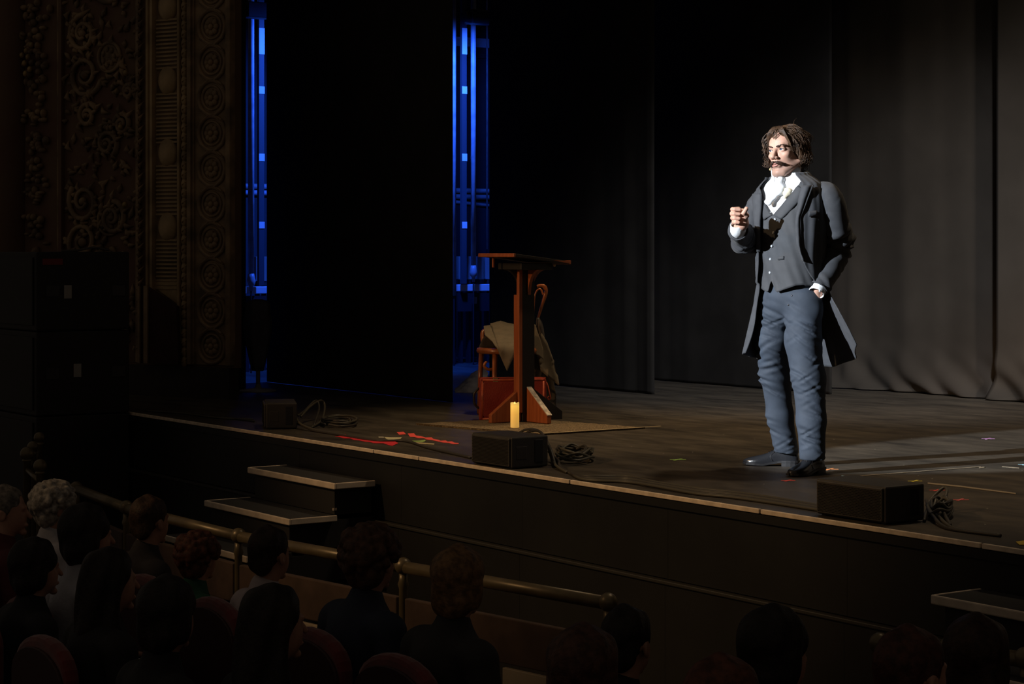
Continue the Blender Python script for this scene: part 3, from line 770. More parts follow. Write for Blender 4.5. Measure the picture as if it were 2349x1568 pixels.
# bentwood chair behind, with coat, cane and umbrella. local frame: x to the right of the picture, y away
CHD = 14.75
ch = floor_pt(1163, HOR + F * 1.15 / CHD); CHR = YAW
t = thing('bentwood_chair', 'bentwood chair half covered by a grey coat behind the suitcase', 'chair', ch, CHR)
pm = CHD / F
def cu(px): return (px - 1163) * pm
def cz(py): return 1.15 - (py - HOR) * pm
zs_ = cz(803)
MB().lathe([(0.0, -0.02), (0.198, -0.022), (0.215, -0.016), (0.221, 0.0), (0.215, 0.016), (0.200, 0.021), (0.0, 0.010)], (0, 0, zs_), 40).build('seat', M_bent, t, True)
for sx, sy in ((-0.185, 0.05), (-0.085, -0.165), (0.16, -0.10), (0.12, 0.16)):
    k = 1.10
    MB().tube([(sx, sy, zs_ - 0.01), (sx * k, sy * k, 0.0)], [0.019, 0.014], 10).build('leg', M_bent, t, True)
MB().torus((0, 0, 0.22), 0.165, 0.010, 30, 8, 'z').build('stretcher_ring', M_bent, t, True)
hoop = smooth_path([(-0.17, 0.12, zs_), (-0.18, 0.20, zs_ + 0.12), (-0.12, 0.24, cz(760)), (0, 0.25, cz(756)), (0.14, 0.24, cz(760)), (0.18, 0.20, zs_ + 0.12), (0.17, 0.12, zs_)], 34)
MB().tube(hoop, 0.014, 10).build('back_hoop', M_bent, t, True)
# J-shaped scroll hanging between the legs
j = smooth_path([(cu(1136), -0.155, cz(842)), (cu(1122), -0.165, cz(844)), (cu(1112), -0.17, cz(838)), (cu(1114), -0.17, cz(829)), (cu(1119), -0.17, cz(827))], 18)
MB().tube(j, [0.011] * 12 + [0.011 - 0.0014 * i for i in range(6)], 8).build('scroll_brace', M_bent, t, True)

def cloth(outline, dep, m, name, parent, th=0.006, cuts=3, fold=0.012, seed=0):
    """a hanging piece of cloth: outline in (x, z), depth function dep(x, z)"""
    bm = bmesh.new(); vs = [bm.verts.new((x, 0, z)) for x, z in outline]; bm.faces.new(vs)
    bmesh.ops.triangulate(bm, faces=bm.faces[:])
    for _ in range(cuts):
        bmesh.ops.subdivide_edges(bm, edges=bm.edges[:], cuts=1, use_grid_fill=True)
        bmesh.ops.beautify_fill(bm, faces=bm.faces[:], edges=bm.edges[:])
    for v in bm.verts:
        x, z = v.co.x, v.co.z
        v.co.y = dep(x, z) + fold * math.sin(26 * x + 9 * z + seed) + 0.5 * fold * math.sin(60 * x - 14 * z + 2 * seed)
    me = bpy.data.meshes.new(name); bm.to_mesh(me); bm.free()
    me.polygons.foreach_set('use_smooth', [True] * len(me.polygons))
    o = obj(name, me, m, parent); s2 = o.modifiers.new('t', 'SOLIDIFY'); s2.thickness = th
    return o
t = thing('draped_coat', 'grey olive wool coat thrown over the bentwood chair back', 'coat', ch, CHR)
O = lambda *p: [(cu(a), cz(b)) for a, b in p]
zt = cz(742)
cloth(O((1124, 745), (1148, 739), (1165, 744), (1183, 747), (1206, 748), (1222, 744), (1226, 772), (1218, 786), (1200, 800), (1183, 803), (1164, 846), (1146, 808), (1136, 775)),
      lambda x, z: float(np.interp(z, [cz(850), cz(800), cz(790), cz(765), cz(742)], [-0.245, -0.245, -0.23, 0.02, 0.20])), M_coat, 'back_panel', t, seed=1)
cloth(O((1109, 750), (1124, 748), (1136, 775), (1148, 806), (1130, 782), (1112, 768)), lambda x, z: float(np.interp(z, [cz(806), cz(790), cz(765), cz(742)], [-0.235, -0.22, 0.0, 0.17])), M_coat, 'collar', t, seed=2, cuts=3, fold=0.006)
cloth(O((1219, 742), (1228, 744), (1236, 768), (1246, 800), (1246, 824), (1236, 815), (1219, 808), (1218, 778)), lambda x, z: -0.03 - 0.06 * (cz(745) - z), M_coat, 'front_panel', t, seed=3, cuts=3, fold=0.006)
cloth(O((1228, 744), (1240, 758), (1256, 786), (1268, 820), (1276, 858), (1283, 884), (1262, 868), (1240, 850), (1246, 824), (1240, 790)), lambda x, z: 0.03 - 0.1 * (cz(745) - z), M_coat, 'sleeve', t, seed=4, cuts=3, fold=0.01)
M_lining = mat('dark_coat_lining', (0.06, 0.052, 0.042), 0.9, var=0.1)
cloth(O((1222, 810), (1246, 824), (1250, 852), (1270, 870), (1276, 905), (1268, 935), (1276, 945), (1262, 950), (1248, 905), (1224, 880)), lambda x, z: 0.06, M_lining, 'lining', t, seed=5, cuts=3, fold=0.012)
cloth(O((1113, 768), (1132, 782), (1146, 798), (1097, 799), (1104, 782)), lambda x, z: 0.05, M_lining, 'hat_lining', t, seed=6, cuts=2, fold=0.004)

t = thing('umbrella', 'furled dark umbrella with polished crook handle standing behind the lectern', 'umbrella', ch, CHR)
hp = smooth_path([(cu(1232), 0.02, cz(657)), (cu(1240), 0.02, cz(655)), (cu(1249), 0.02, cz(657)), (cu(1252.5), 0.02, cz(667)), (cu(1250), 0.02, cz(680)), (cu(1245), 0.025, cz(695)), (cu(1239), 0.03, cz(715)), (cu(1235), 0.03, cz(729))], 34)
MB().tube(hp, [0.0125] * 8 + [0.0145] * 10 + [0.0145 - 0.0004 * i for i in range(16)], 12).build('crook_handle', M_bent, t, True)
ax_ = [(cu(1234), 0.03, cz(728)), (cu(1240), 0.05, cz(760)), (cu(1250), 0.10, cz(850)), (cu(1256), 0.13, 0.02)]
MB().tube(smooth_path(ax_, 14), [0.012, 0.018, 0.026, 0.030, 0.032, 0.033, 0.033, 0.032, 0.030, 0.027, 0.022, 0.016, 0.010, 0.005], 10, flat=0.8).build('furled_canopy', mat('umbrella_cloth', (0.10, 0.085, 0.075), 0.6, var=0.2), t, True)
t = thing('walking_cane', 'slim walking cane with thin bent hook beside the umbrella handle', 'cane', ch, CHR)
hp = smooth_path([(cu(1246), -0.01, cz(676)), (cu(1241), -0.01, cz(664)), (cu(1234), -0.01, cz(664)), (cu(1228), -0.01, cz(674)), (cu(1225.5), -0.01, cz(690)), (cu(1224), -0.01, cz(715)), (cu(1222.5), 0.0, cz(735)), (cu(1217), 0.03, 0.02)], 40)
MB().tube(hp, 0.0065, 10).build('shaft', M_bent, t, True)

# crumpled cloth lying on the floor by the chair
p = floor_pt(1075, 897); t = thing('floor_cloth', 'crumpled pale patterned cloth heap on the floor left of the chair', 'cloth', p, YAW)
rs = []
pmc = 5405 / (897 - HOR) / F
for k in range(12):
    u_ = k / 11
    x_ = (-32 + 75 * u_) * pmc; hgt = (6 + 46 * math.sin(min(1, u_ * 1.1) * math.pi / 2) ** 1.4) * pmc
    rs.append([(x_ + 0.01 * math.sin(7 * a + k), 0.16 * math.cos(a) + 0.012 * math.sin(9 * a + 2 * k), max(0.0, hgt * math.sin(a) ** 0.8) + 0.008 * math.sin(5 * a + 3 * k) * math.sin(a)) for a in np.linspace(0, math.pi, 20)])
MB().rings(rs, False).build('folds', mat('faded_print_cloth', (0.20, 0.16, 0.15), 0.9, color2=(0.32, 0.25, 0.20), vscale=14), t, True)

# ------------------------------------------------------------------ floor monitors
def monitor(px, py, rz, label, w_=0.40, d_=0.245, h_=0.17):
    p = floor_pt(px, py)      # nearest bottom corner
    t = thing('floor_speaker', label, 'speaker', p, rz, 'low front-fill loudspeakers along the stage edge')
    MB().bx(-w_, 0, 0.012, d_, 0.006, h_).build('cabinet', M_box, t, False, 0.008)
    g = MB().bx(-w_ + 0.012, -0.012, 0.0, 0.014, 0.014, h_ - 0.008).build('grille', M_grille, t, False, 0.004)
    mb = MB()
    for i in range(44):
        for k in range(18):
            x_ = -w_ + 0.024 + i * (w_ - 0.048) / 43 + (0.004 if k % 2 else 0); z_ = 0.024 + k * (h_ - 0.045) / 17
            mb.box((x_, -0.001, z_), (0.0042, 0.003, 0.0042), rot=Matrix.Rotation(R(45), 3, 'Y'))
    mb.build('perforation', mat('grille_holes', (0.008, 0.007, 0.006), 0.8), g)['kind'] = 'stuff'
    rc = MB().bx(-0.002, 0.002, d_ * 0.64, d_ * 0.86, 0.03, h_ - 0.02).build('handle_recess', mat('handle_recess', (0.006, 0.006, 0.008), 0.6), t, False, 0.002)
    MB().bx(-0.003, 0.001, d_ * 0.16, d_ * 0.44, 0.05, 0.12).build('connector_plate', M_box, t, False, 0.002)
    for k in range(4): MB().bx([-w_ + 0.03, -0.03][k % 2] - 0.012, [-w_ + 0.03, -0.03][k % 2] + 0.012, [0.04, d_ - 0.04][k // 2] - 0.012, [0.04, d_ - 0.04][k // 2] + 0.012, 0, 0.007).build('foot', M_box, t)
    return t
monitor(1170, 1077, R(0), 'black loudspeaker at the stage edge in front of the candle and lectern', 0.385, 0.25, 0.172)
monitor(2027, 1205, R(0), 'black loudspeaker at the stage edge in front of the actor, right side', 0.425, 0.245, 0.163)
monitor(606, 985, R(-26), 'black loudspeaker at the far left of the stage edge near red tape', 0.40, 0.215, 0.172)

def cable_bundle(label, strands, name='cable_coil', r=0.0075, group='speaker cables', ms=None):
    ts = thing(name, label, 'cable', (*floor_pt(*strands[0][0][:2])[:2], S), 0, group)
    base = np.array(ts.location)
    for i, st in enumerate(strands):
        pts = []
        for q in st:
            p = floor_pt(q[0], q[1]); z = q[2] if len(q) > 2 else 0.0
            pts.append((p[0] - base[0], p[1] - base[1], z + r))
        sp = smooth_path(pts, max(20, len(pts) * 8)); sp[:, 2] = np.maximum(sp[:, 2], r)
        MB().tube(sp, r, 6).build('cable', (ms or [M_cable, M_cable_b])[i % 2], ts, True)
    return ts
def loops(cx, cy, rx, ry, n, seed, z=0.02):
    rg = random.Random(seed); out = []
    for k in range(n):
        a0 = rg.uniform(0, 6.28); dx, dy = rg.uniform(-6, 6), rg.uniform(-2, 2); sc = rg.uniform(0.75, 1.08)
        out.append([(cx + dx + rx * sc * math.cos(a0 + t * 6.0), cy + dy + ry * sc * math.sin(a0 + t * 6.0), z * rg.uniform(0, 1) + 0.01 * k * 0.5) for t in np.linspace(0, 1, 9)])
    return out
# the raised points are given on the floor below them plus a height
cable_bundle('coiled cables behind the far left loudspeaker near the red tape', [
    [(690, 975, 0.05), (712, 968, 0.10), (735, 962, 0.125), (745, 962, 0.09), (738, 972, 0.02), (715, 982, 0.0)],
    [(684, 976, 0.06), (700, 970, 0.08), (724, 964, 0.13), (732, 966, 0.08), (720, 978, 0.0)],
    [(676, 978, 0.07), (690, 985, 0.03), (730, 990, 0.0), (765, 996, 0.0), (790, 1000, 0)],
    [(676, 980, 0.03), (720, 990, 0.0), (770, 998, 0.0), (860, 1012, 0), (930, 1014, 0), (985, 1030, 0), (1080, 1052, 0)]] + loops(775, 974, 38, 7, 6, 2, 0.015))
cable_bundle('looped cables spilling from the loudspeaker in front of the lectern', [
    [(1180, 1022, 0.05), (1205, 1040, 0.13), (1235, 1052, 0.15), (1255, 1062, 0.10), (1268, 1062, 0.0), (1280, 1072, 0)],
    [(1190, 1028, 0.06), (1215, 1045, 0.13), (1240, 1055, 0.15), (1262, 1064, 0.08), (1275, 1070, 0.0), (1290, 1080, 0)],
    [(1258, 1058, 0.05), (1268, 1060, 0.02), (1275, 1074, 0.01), (1300, 1086, 0)],
    [(1262, 1058, 0.03), (1280, 1066, 0.02), (1286, 1078, 0.01), (1310, 1088, 0)]] + loops(1315, 1056, 42, 9, 9, 5, 0.03))
cable_bundle('looped cables behind the loudspeaker at the right of the stage edge', [
    [(2126, 1178, 0.03), (2142, 1172, 0.06), (2165, 1168, 0.09), (2172, 1172, 0.08), (2160, 1180, 0.03), (2140, 1190, 0.0)],
    [(2124, 1176, 0.05), (2140, 1196, 0.02), (2165, 1212, 0.0), (2200, 1220, 0), (2296, 1232, 0)],
    [(2130, 1178, 0.04), (2150, 1195, 0.02), (2185, 1214, 0.0), (2240, 1224, 0), (2292, 1230, 0)],
    [(2120, 1198, 0.0), (2128, 1188, 0.03), (2150, 1182, 0.05), (2165, 1196, 0.03), (2180, 1208, 0.0)]] + loops(2160, 1186, 26, 10, 8, 9, 0.04))
main = []
for i in range(5):
    main.append([(1285 + 6 * i, 1078 + 2 * i, 0.0), (1340, 1094 + 2.2 * i, 0.004 * (i % 2)), (1440, 1096 + 3.2 * i, 0), (1500, 1110 + 2.4 * i, 0.004), (1600, 1124 + 3.0 * i, 0), (1680, 1132 + 3 * i, 0.0), (1780, 1146 + 3.0 * i, 0), (1896, 1166 + 2.5 * i, 0)])
cable_bundle('long bundle of cables lying along the stage edge between two loudspeakers', main, 'cable_run', 0.008)
cable_bundle('thin cable lying along the far left stage edge before the loudspeaker', [[(335, 944, 0), (420, 950, 0), (500, 960, 0), (580, 964, 0)], [(440, 950, 0), (520, 960, 0), (583, 968, 0)]], 'cable_run', 0.007)

# ------------------------------------------------------------------ tape marks
def tape_poly(pts, name, m, z=0.0015, th=0.0012):
    P = [floor_pt(*p) for p in pts]; c = np.mean(P, 0)
    o = MB().prism([(p[0] - c[0], p[1] - c[1]) for p in P], 0.0, th, 'xy').build(name, m); o.location = (c[0], c[1], S + z); return o
def seg(p0, p1, w_):
    d = p1 - p0; d = d / np.linalg.norm(d); n = np.array([-d[1], d[0]]) * w_ / 2
    return [p0 - n, p1 - n, p1 + n, p0 + n]
def cross(px, py, color, label, ln=0.085, rz=0.0, w_=0.014):
    m = mat('tape_%d_%d' % (px, py), color, 0.55)
    p = floor_pt(px, py); t = thing('spike_mark', label, 'tape mark', p, rz, 'coloured spike marks on the stage floor')
    for k, (a, s_) in enumerate(((YAW, 1.0), (YAW + R(60), 1.15))):
        d = np.array([math.cos(a), math.sin(a)]) * ln * s_
        MB().prism([tuple(q) for q in seg(-d, d, w_)], 0.0006 + 0.0006 * k, 0.0014 + 0.0006 * k, 'xy').build('tape_strip', m, t)
    return t
cross(1555, 1054, (0.40, 0.70, 0.16), 'small green tape cross left of the actor', 0.045)
cross(1904, 1076, (0.85, 0.33, 0.12), 'orange tape cross right beside the actor\'s heel', 0.045)
cross(1808, 1102, (0.80, 0.09, 0.06), 'red tape cross just in front of the actor\'s shoes', 0.036)
cross(2267, 1006, (0.70, 0.35, 0.75), 'pink tape cross in the upper right of the light pool', 0.040)
cross(2099, 1103, (0.85, 0.75, 0.10), 'yellow tape cross above the right loudspeaker', 0.036)
cross(2150, 1124, (0.80, 0.10, 0.08), 'upper red tape cross right of the right loudspeaker', 0.038)
cross(2203, 1146, (0.75, 0.14, 0.14), 'lower red tape cross above the right cable coil', 0.040)
cross(2352, 1065, (0.45, 0.80, 0.95), 'pale blue tape cross at the right picture edge', 0.038)
o = tape_poly([(1930, 1091), (1955, 1094), (1956, 1096), (1931, 1093)], 'spike_mark', mat('tape_blue', (0.40, 0.70, 0.95), 0.5)); tag(o, 'short pale blue tape dash right of the actor\'s front shoe', 'tape mark', 'coloured spike marks on the stage floor')
o = tape_poly([(2330, 1243), (2352, 1240), (2352, 1250), (2338, 1250)], 'spike_mark', mat('tape_amber', (0.75, 0.52, 0.05), 0.5)); tag(o, 'yellow tape corner at the right edge beside the stage nosing', 'tape mark', 'coloured spike marks on the stage floor')
M_scuff = mat('pale_scuffed_tape', (0.30, 0.24, 0.16), 0.7)
for pts, lab in (([(1958, 1092.5), (2250, 1070), (2250, 1071.2), (1958, 1093.5)], 'long thin pale chalk line across the light pool'),
                 ([(2128, 1107), (2200, 1114), (2330, 1131), (2330, 1133.5), (2200, 1117), (2128, 1110)], 'worn pale tape line running to the right edge'),
                 ([(2246, 1072), (2258, 1071), (2258, 1073), (2248, 1074)], 'tiny white paper scrap in the light pool'),
                 ([(2298, 1070), (2338, 1073), (2338, 1074), (2298, 1071)], 'short pale scratch line at the right of the light pool')):
    o = tape_poly(pts, 'floor_line', M_scuff); tag(o, lab, 'floor line')
# red zigzag tape and scraps at the left
M_redtape = mat('red_gaffer_tape', (0.80, 0.035, 0.05), 0.55); M_redtape2 = mat('coral_gaffer_tape', (0.95, 0.11, 0.09), 0.55)
# sampled from the photograph's crop with origin (560, 900), 4.35 px per px
def cq(*p): return [(560 + a / 4.35, 900 + b / 4.35) for a, b in p]
o = tape_poly(cq((905, 438), (940, 437), (1005, 416), (1065, 454), (1135, 450), (1150, 466), (1215, 468), (1250, 480), (1320, 470), (1420, 478), (1500, 487), (1538, 508), (1480, 534), (1440, 526), (1390, 508), (1300, 508), (1255, 496), (1205, 492), (1140, 478), (1095, 475), (1060, 460), (1000, 460), (945, 444)), 'floor_tape', M_redtape)
tag(o, 'wide ragged red tape strip on the floor nearest the far left loudspeaker', 'floor tape', 'torn tape on the floor')
o = tape_poly(cq((1522, 396), (1592, 394), (1615, 418), (1548, 424)), 'floor_tape', M_redtape2); tag(o, 'single square of coral red tape at the left end of the row', 'floor tape', 'torn tape on the floor')
o = tape_poly(cq((1633, 412), (1695, 410), (1715, 432), (1760, 436), (1810, 452), (1870, 450), (1890, 466), (1940, 474), (1960, 484), (2010, 480), (2030, 492), (2075, 490), (2100, 504), (2142, 507), (2140, 516), (2085, 518), (2045, 505), (1985, 502), (1955, 494), (1925, 488), (1870, 476), (1820, 470), (1795, 458), (1740, 457), (1700, 446), (1655, 444)), 'floor_tape', M_redtape2)
tag(o, 'long zigzag coral red tape strip left of the front loudspeaker', 'floor tape', 'torn tape on the floor')
o = tape_poly(cq((1397, 446), (1470, 450), (1575, 450), (1560, 466), (1500, 470), (1550, 478), (1480, 482), (1420, 466)), 'paper_scrap', mat('cream_paper', (0.55, 0.50, 0.30), 0.7)); tag(o, 'cream paper scrap between the two red tape strips', 'paper')
o = tape_poly(cq((1675, 484), (1750, 482), (1810, 474), (1808, 488), (1780, 498), (1700, 492)), 'paper_scrap', mat('green_paper', (0.30, 0.45, 0.12), 0.7)); tag(o, 'green paper scrap beside the zigzag red tape', 'paper')
o = tape_poly(cq((1690, 498), (1760, 502), (1900, 512), (1895, 522), (1800, 516), (1730, 512)), 'paper_scrap', mat('tan_paper', (0.50, 0.40, 0.22), 0.7)); tag(o, 'thin tan paper strip below the green scrap', 'paper')
o = tape_poly([(868, 1002), (880, 1002), (881, 1004), (869, 1004)], 'paper_scrap', mat('cream_paper2', (0.5, 0.46, 0.36), 0.7)); tag(o, 'tiny cream flake left of the paper scraps', 'paper')

# ------------------------------------------------------------------ stair units at the stage front
M_tread = mat('dark_tread_carpet', (0.026, 0.025, 0.025), 0.85, bump=0.3, bscale=200)
M_nose = mat('cream_nosing', (0.70, 0.58, 0.45), 0.6, var=0.12, vscale=12)
M_stair = mat('stair_black', (0.018, 0.016, 0.015), 0.7)
def stairs(x0, x1, label):
    t = thing('stair_unit', label, 'stairs', (x0, 0, 0), 0, 'portable stairs up to the stage')
    w_ = x1 - x0
    for k, (yf, z) in enumerate(((-0.305, S - 0.175), (-0.60, S - 0.36), (-0.87, S - 0.55), (-1.02, S - 0.74))):
        yb = -0.03 if k == 0 else (-0.305, -0.60, -0.87)[k - 1] + 0.02
        MB().bx(0.05, w_ - 0.05, yf + 0.03, -0.03, (S - 0.36, S - 0.55, S - 0.74, 0.0)[k], z - 0.03).build('riser', M_stair, t)
        tr_ = MB().bx(0.012, w_ - 0.012, yf + 0.012, yb, z - 0.026, z).build('tread', M_tread, t, bevel=0.002)
        MB().bx(0.0, w_, yf, yf + 0.014, z - 0.034, z + 0.003).build('nosing', M_nose, tr_, bevel=0.006)
        for xx in (0.0, w_ - 0.012): MB().bx(xx, xx + 0.012, yf + 0.014, yb, z - 0.032, z + 0.003).build('side_edging', M_nose if k < 2 else M_stair, tr_, bevel=0.004)
    MB().bx(w_ - 0.056, w_ - 0.046, -0.285, -0.262, S - 0.335, S - 0.322).build('hinge', M_nose, t)
    return t
xa = float(on_Y(567, 1073, -0.305)[0]); xb = float(on_Y(767, 1113, -0.305)[0])
stairs(xa, xb, 'black stairs with cream nosings at the left of the stage front')
xc_ = float(on_Y(2134, 1354, -0.305)[0])
stairs(xc_, xc_ + (xb - xa), 'black stairs with cream nosings at the right bottom corner')

# ------------------------------------------------------------------ loudspeaker tower in front of the pilaster
M_tower = mat('tower_black', (0.010, 0.009, 0.009), 0.7)
for k, (z0, z1, lab, tagpx) in enumerate(((0.0, 1.2, 'lowest black cabinet of the loudspeaker tower at the left', None), (1.205, 1.80, 'middle black cabinet of the left tower with low white label', (178, 849)), (1.805, 2.365, 'topmost black cabinet of the left tower with white label and red badge', (156, 669)))):
    t = thing('speaker_cabinet', lab, 'loudspeaker', (-4.82, 0.0, z0), 0, 'stacked tower cabinets')
    MB().bx(-1.35, 0, -0.74, -0.035, 0, z1 - z0).build('shell', M_tower, t, False, 0.012)
    MB().bx(-1.30, -0.05, -0.752, -0.738, 0.04, z1 - z0 - 0.04).build('grille', M_tower, t, False, 0.004)
    for yy in (-0.62, -0.12): MB().bx(-0.002, 0.006, yy - 0.05, yy + 0.05, (z1 - z0) * 0.5 - 0.04, (z1 - z0) * 0.5 + 0.04).build('handle', M_dark, t, False, 0.004)
    if tagpx:
        p = on_X(tagpx[0], tagpx[1], -4.815); MB().bx(0.0, 0.005, p[1] - 0.028, p[1] + 0.028, p[2] - z0 - 0.047, p[2] - z0 + 0.047).build('label_card', mat('grey_card', (0.30, 0.29, 0.27), 0.7), t)
    if k == 2:
        p = on_X(121, 600, -4.815); MB().bx(0.0, 0.005, p[1] - 0.075, p[1] + 0.075, p[2] - z0 - 0.022, p[2] - z0 + 0.022).build('red_badge', mat('dull_red_badge', (0.16, 0.008, 0.006), 0.6), t)
        MB().tube(smooth_path([(-0.02, -0.55, z1 - z0 + 0.006), (-0.02, -0.42, z1 - z0 + 0.012), (-0.02, -0.30, z1 - z0 + 0.03), (-0.03, -0.18, z1 - z0 + 0.012)], 16), 0.008, 6).build('cable', M_cable_b, t)
# ================================================================== the actor
# local frame: x to the right of the view ray, y away from the camera, z up from the stage floor
MPX, MPY = 1820.0, 1081.0
man_p = floor_pt(MPX, MPY); MD = 10.94
man_rz = YAW - math.atan((MPX - CX) / F)
man = thing('person', 'man in dark frock coat and white cravat standing in the spotlight, fist raised', 'person', man_p, man_rz)
def Mp(px, py, y=0.0):
    s_ = (MD + y) / MD
    return np.array([(px - MPX) / 437.7 * s_, y, 1.15 - (py - HOR) / 433.6 * s_])
TY = R(44); tf = np.array([-math.sin(TY), -math.cos(TY), 0]); tb = np.array([math.cos(TY), -math.sin(TY), 0])   # torso front, his left

M_skin = mat('skin', (0.54, 0.315, 0.235), 0.5, var=0.10, vscale=30, bump=0.05, bscale=300, sss=0.12, spec=0.35)
M_wool = mat('coat_wool', (0.047, 0.050, 0.057), 0.75, spec=0.25, var=0.10, vscale=25, bump=0.12, bscale=500, sheen=0.06)
M_vest = mat('vest_wool', (0.049, 0.052, 0.058), 0.72, spec=0.25, var=0.08, vscale=20, bump=0.10, bscale=500)
M_trs = mat('navy_trouser_cloth', (0.040, 0.051, 0.070), 0.75, spec=0.25, var=0.10, vscale=14, bump=0.12, bscale=420)
M_white = mat('white_linen', (0.74, 0.76, 0.78), 0.7, bump=0.15, bscale=90)
M_ivory = mat('ivory_silk', (0.72, 0.66, 0.50), 0.6, bump=0.15, bscale=60)
M_hair = mat('dark_brown_hair', (0.030, 0.016, 0.009), 0.55, color2=(0.085, 0.045, 0.023), vscale=26, spec=0.35)
M_mou = mat('moustache_brown', (0.035, 0.017, 0.010), 0.5, spec=0.3)
M_shoe = mat('black_shoe_leather', (0.016, 0.017, 0.020), 0.22, spec=0.6, bump=0.08, bscale=60)
M_sole = mat('shoe_sole', (0.022, 0.022, 0.024), 0.4)
M_btn = mat('pearl_button', (0.42, 0.45, 0.48), 0.3)

# ------------------------------------------------------------------ torso cross sections
TAB = [(0.55, .160, .120, .125), (0.88, .165, .118, .125), (0.98, .163, .124, .118), (1.08, .163, .132, .108), (1.20, .172, .134, .112), (1.32, .186, .130, .120),
       (1.42, .192, .116, .114), (1.475, .192, .098, .102), (1.505, .182, .086, .092), (1.53, .146, .076, .084), (1.555, .100, .066, .076), (1.60, .078, .062, .070)]
def tor(z, phi, off):
    a, bf, bb = interp(TAB, z); c, s_ = np.cos(phi), np.sin(phi)
    fr = np.where(c > 0, bf + off, bb + off)
    ce, se = np.sign(c) * np.abs(c) ** 0.92, np.sign(s_) * np.abs(s_) ** 0.92
    lean = np.clip((z - 1.40) / 0.2, 0, 1)
    x = -0.010 - 0.022 * lean + tf[0] * fr * ce + tb[0] * (a + off) * se
    y = -0.012 * lean + tf[1] * fr * ce + tb[1] * (a + off) * se
    zz = z + 0.012 * np.clip((z - 1.3) / 0.2, 0, 1) * s_
    return np.stack([x, y, zz + 0 * x], -1)
def phi_of(z, px, off):                       # front angle at which the ring crosses a picture column
    ph = np.radians(np.linspace(-40, 130, 400)); P = tor(np.full_like(ph, z), ph, off)
    X = P[:, 0] / ((MD + P[:, 1]) / MD) * 437.7 + MPX
    return float(ph[np.argmin(np.abs(X - px))])
def sheet(name, G, m, th=0.0, closed=False, label=None):
    nr, nc = G.shape[:2]; V = G.reshape(-1, 3)
    j = np.arange(nc if closed else nc - 1); a = (np.arange(nr - 1)[:, None] * nc + j[None]).ravel(); b = (np.arange(nr - 1)[:, None] * nc + ((j + 1) % nc)[None]).ravel()
    o = obj(name, mesh_np(name, V, np.stack([a, b, b + nc, a + nc], 1)), m, man, label=label)
    if th:
        s_ = o.modifiers.new('t', 'SOLIDIFY'); s_.thickness = th; s_.offset = 0
    return o

# shirt
ph = np.linspace(0, 2 * np.pi, 96, endpoint=False); zs = np.linspace(1.03, 1.565, 46)
G = np.stack([tor(np.full_like(ph, z), ph, 0.004) for z in zs]); sheet('shirt', G, M_white, 0.003, True)
# vest: pointed hem, V neck
ph = np.linspace(-np.pi, np.pi, 145)
d = np.degrees(ph)
zbot = 0.985 + 0.0 * d
fr = np.abs(d) < 60
zbot = np.where(fr, np.interp(np.abs(d), [0, 7, 10, 24, 45, 60], [1.010, 0.955, 0.950, 0.965, 0.985, 0.990]), zbot)
ztop = np.interp(np.abs(d), [0, 10, 38, 50, 90, 130, 180], [1.352, 1.39, 1.49, 1.515, 1.505, 1.53, 1.545])
rows = 44; G = np.zeros((rows, len(ph), 3))
for i in range(rows):
    t_ = i / (rows - 1); z = zbot + (ztop - zbot) * t_
    wr = 0.0025 * np.sin(30 * z + 5 * ph) * np.exp(-((z - 1.08) / 0.09) ** 2) + 0.0018 * np.sin(18 * ph + 40 * z)
    flare = 0.012 * np.exp(-((z - zbot) / 0.05)) 
    P = np.stack([tor(np.array([zz]), np.array([pp]), 0.013 + w_ + f_)[0] for zz, pp, w_, f_ in zip(z, ph, wr, flare)])
    G[i] = P
vest = sheet('vest', G, M_vest, 0.004)
# vest collar: narrow folded edges along the V
for sg in (-1, 1):
    g = []
    for t_ in np.linspace(0, 1, 16):
        dd = np.interp(t_, [0, 0.25, 1], [0.5, 10, 42]); z0 = float(np.interp(dd, [0, 10, 38, 50], [1.352, 1.39, 1.49, 1.515]))
        g.append([tor(np.array([z0 - 0.002 + 0.0 * q]), np.array([sg * R(dd + q)]), 0.016 + 0.008 * math.sin(math.pi * q / 17 * 0.9))[0] + np.array([0, 0, -0.0016 * q]) for q in np.linspace(0, 15 + 6 * t_, 7)])
    sheet('vest_collar', np.array(g), M_vest, 0.004)
def on_ring(px, py, off):
    z = Mp(px, py, -0.12)[2]; p = phi_of(z, px, off); return tor(np.array([z]), np.array([p]), off)[0], p
def button(px, py, off, r, name, m, parent=None):
    c, p = on_ring(px, py, off); n = Vector(tuple(tf * math.cos(p) + tb * math.sin(p))); q = n.to_track_quat('Z', 'Y').to_matrix()
    mb = MB().lathe([(0.0, 0), (r, 0), (r * 1.02, 0.002), (r * 0.92, 0.0042), (r * 0.75, 0.0046), (r * 0.62, 0.0030), (0.0, 0.0030)], (0, 0, 0), 16)
    for a in range(4): mb.ball((r * 0.25 * math.cos(a * 1.57 + .78), r * 0.25 * math.sin(a * 1.57 + .78), 0.0035), (r * .13, r * .13, 0.001), 6, 4)
    mb.v = [tuple(q @ Vector(v) + Vector(tuple(c))) for v in mb.v]
    return mb.build(name, m, man, True)
for px, py in ((1778, 503), (1774.5, 533), (1770.5, 564), (1767.5, 594), (1766.5, 625)): button(px, py, 0.017, 0.0066, 'vest_button', M_btn)
for px, py in ((1768, 486), (1776, 484)): button(px, py, 0.018, 0.003, 'stud', M_btn)
# vest pocket welt
g = []
for py in (588, 596): g.append([on_ring(px, py - (px - 1785) * 0.08, 0.0175)[0] for px in np.linspace(1784, 1798, 8)])
sheet('vest_pocket', np.array(g), M_vest, 0.003)

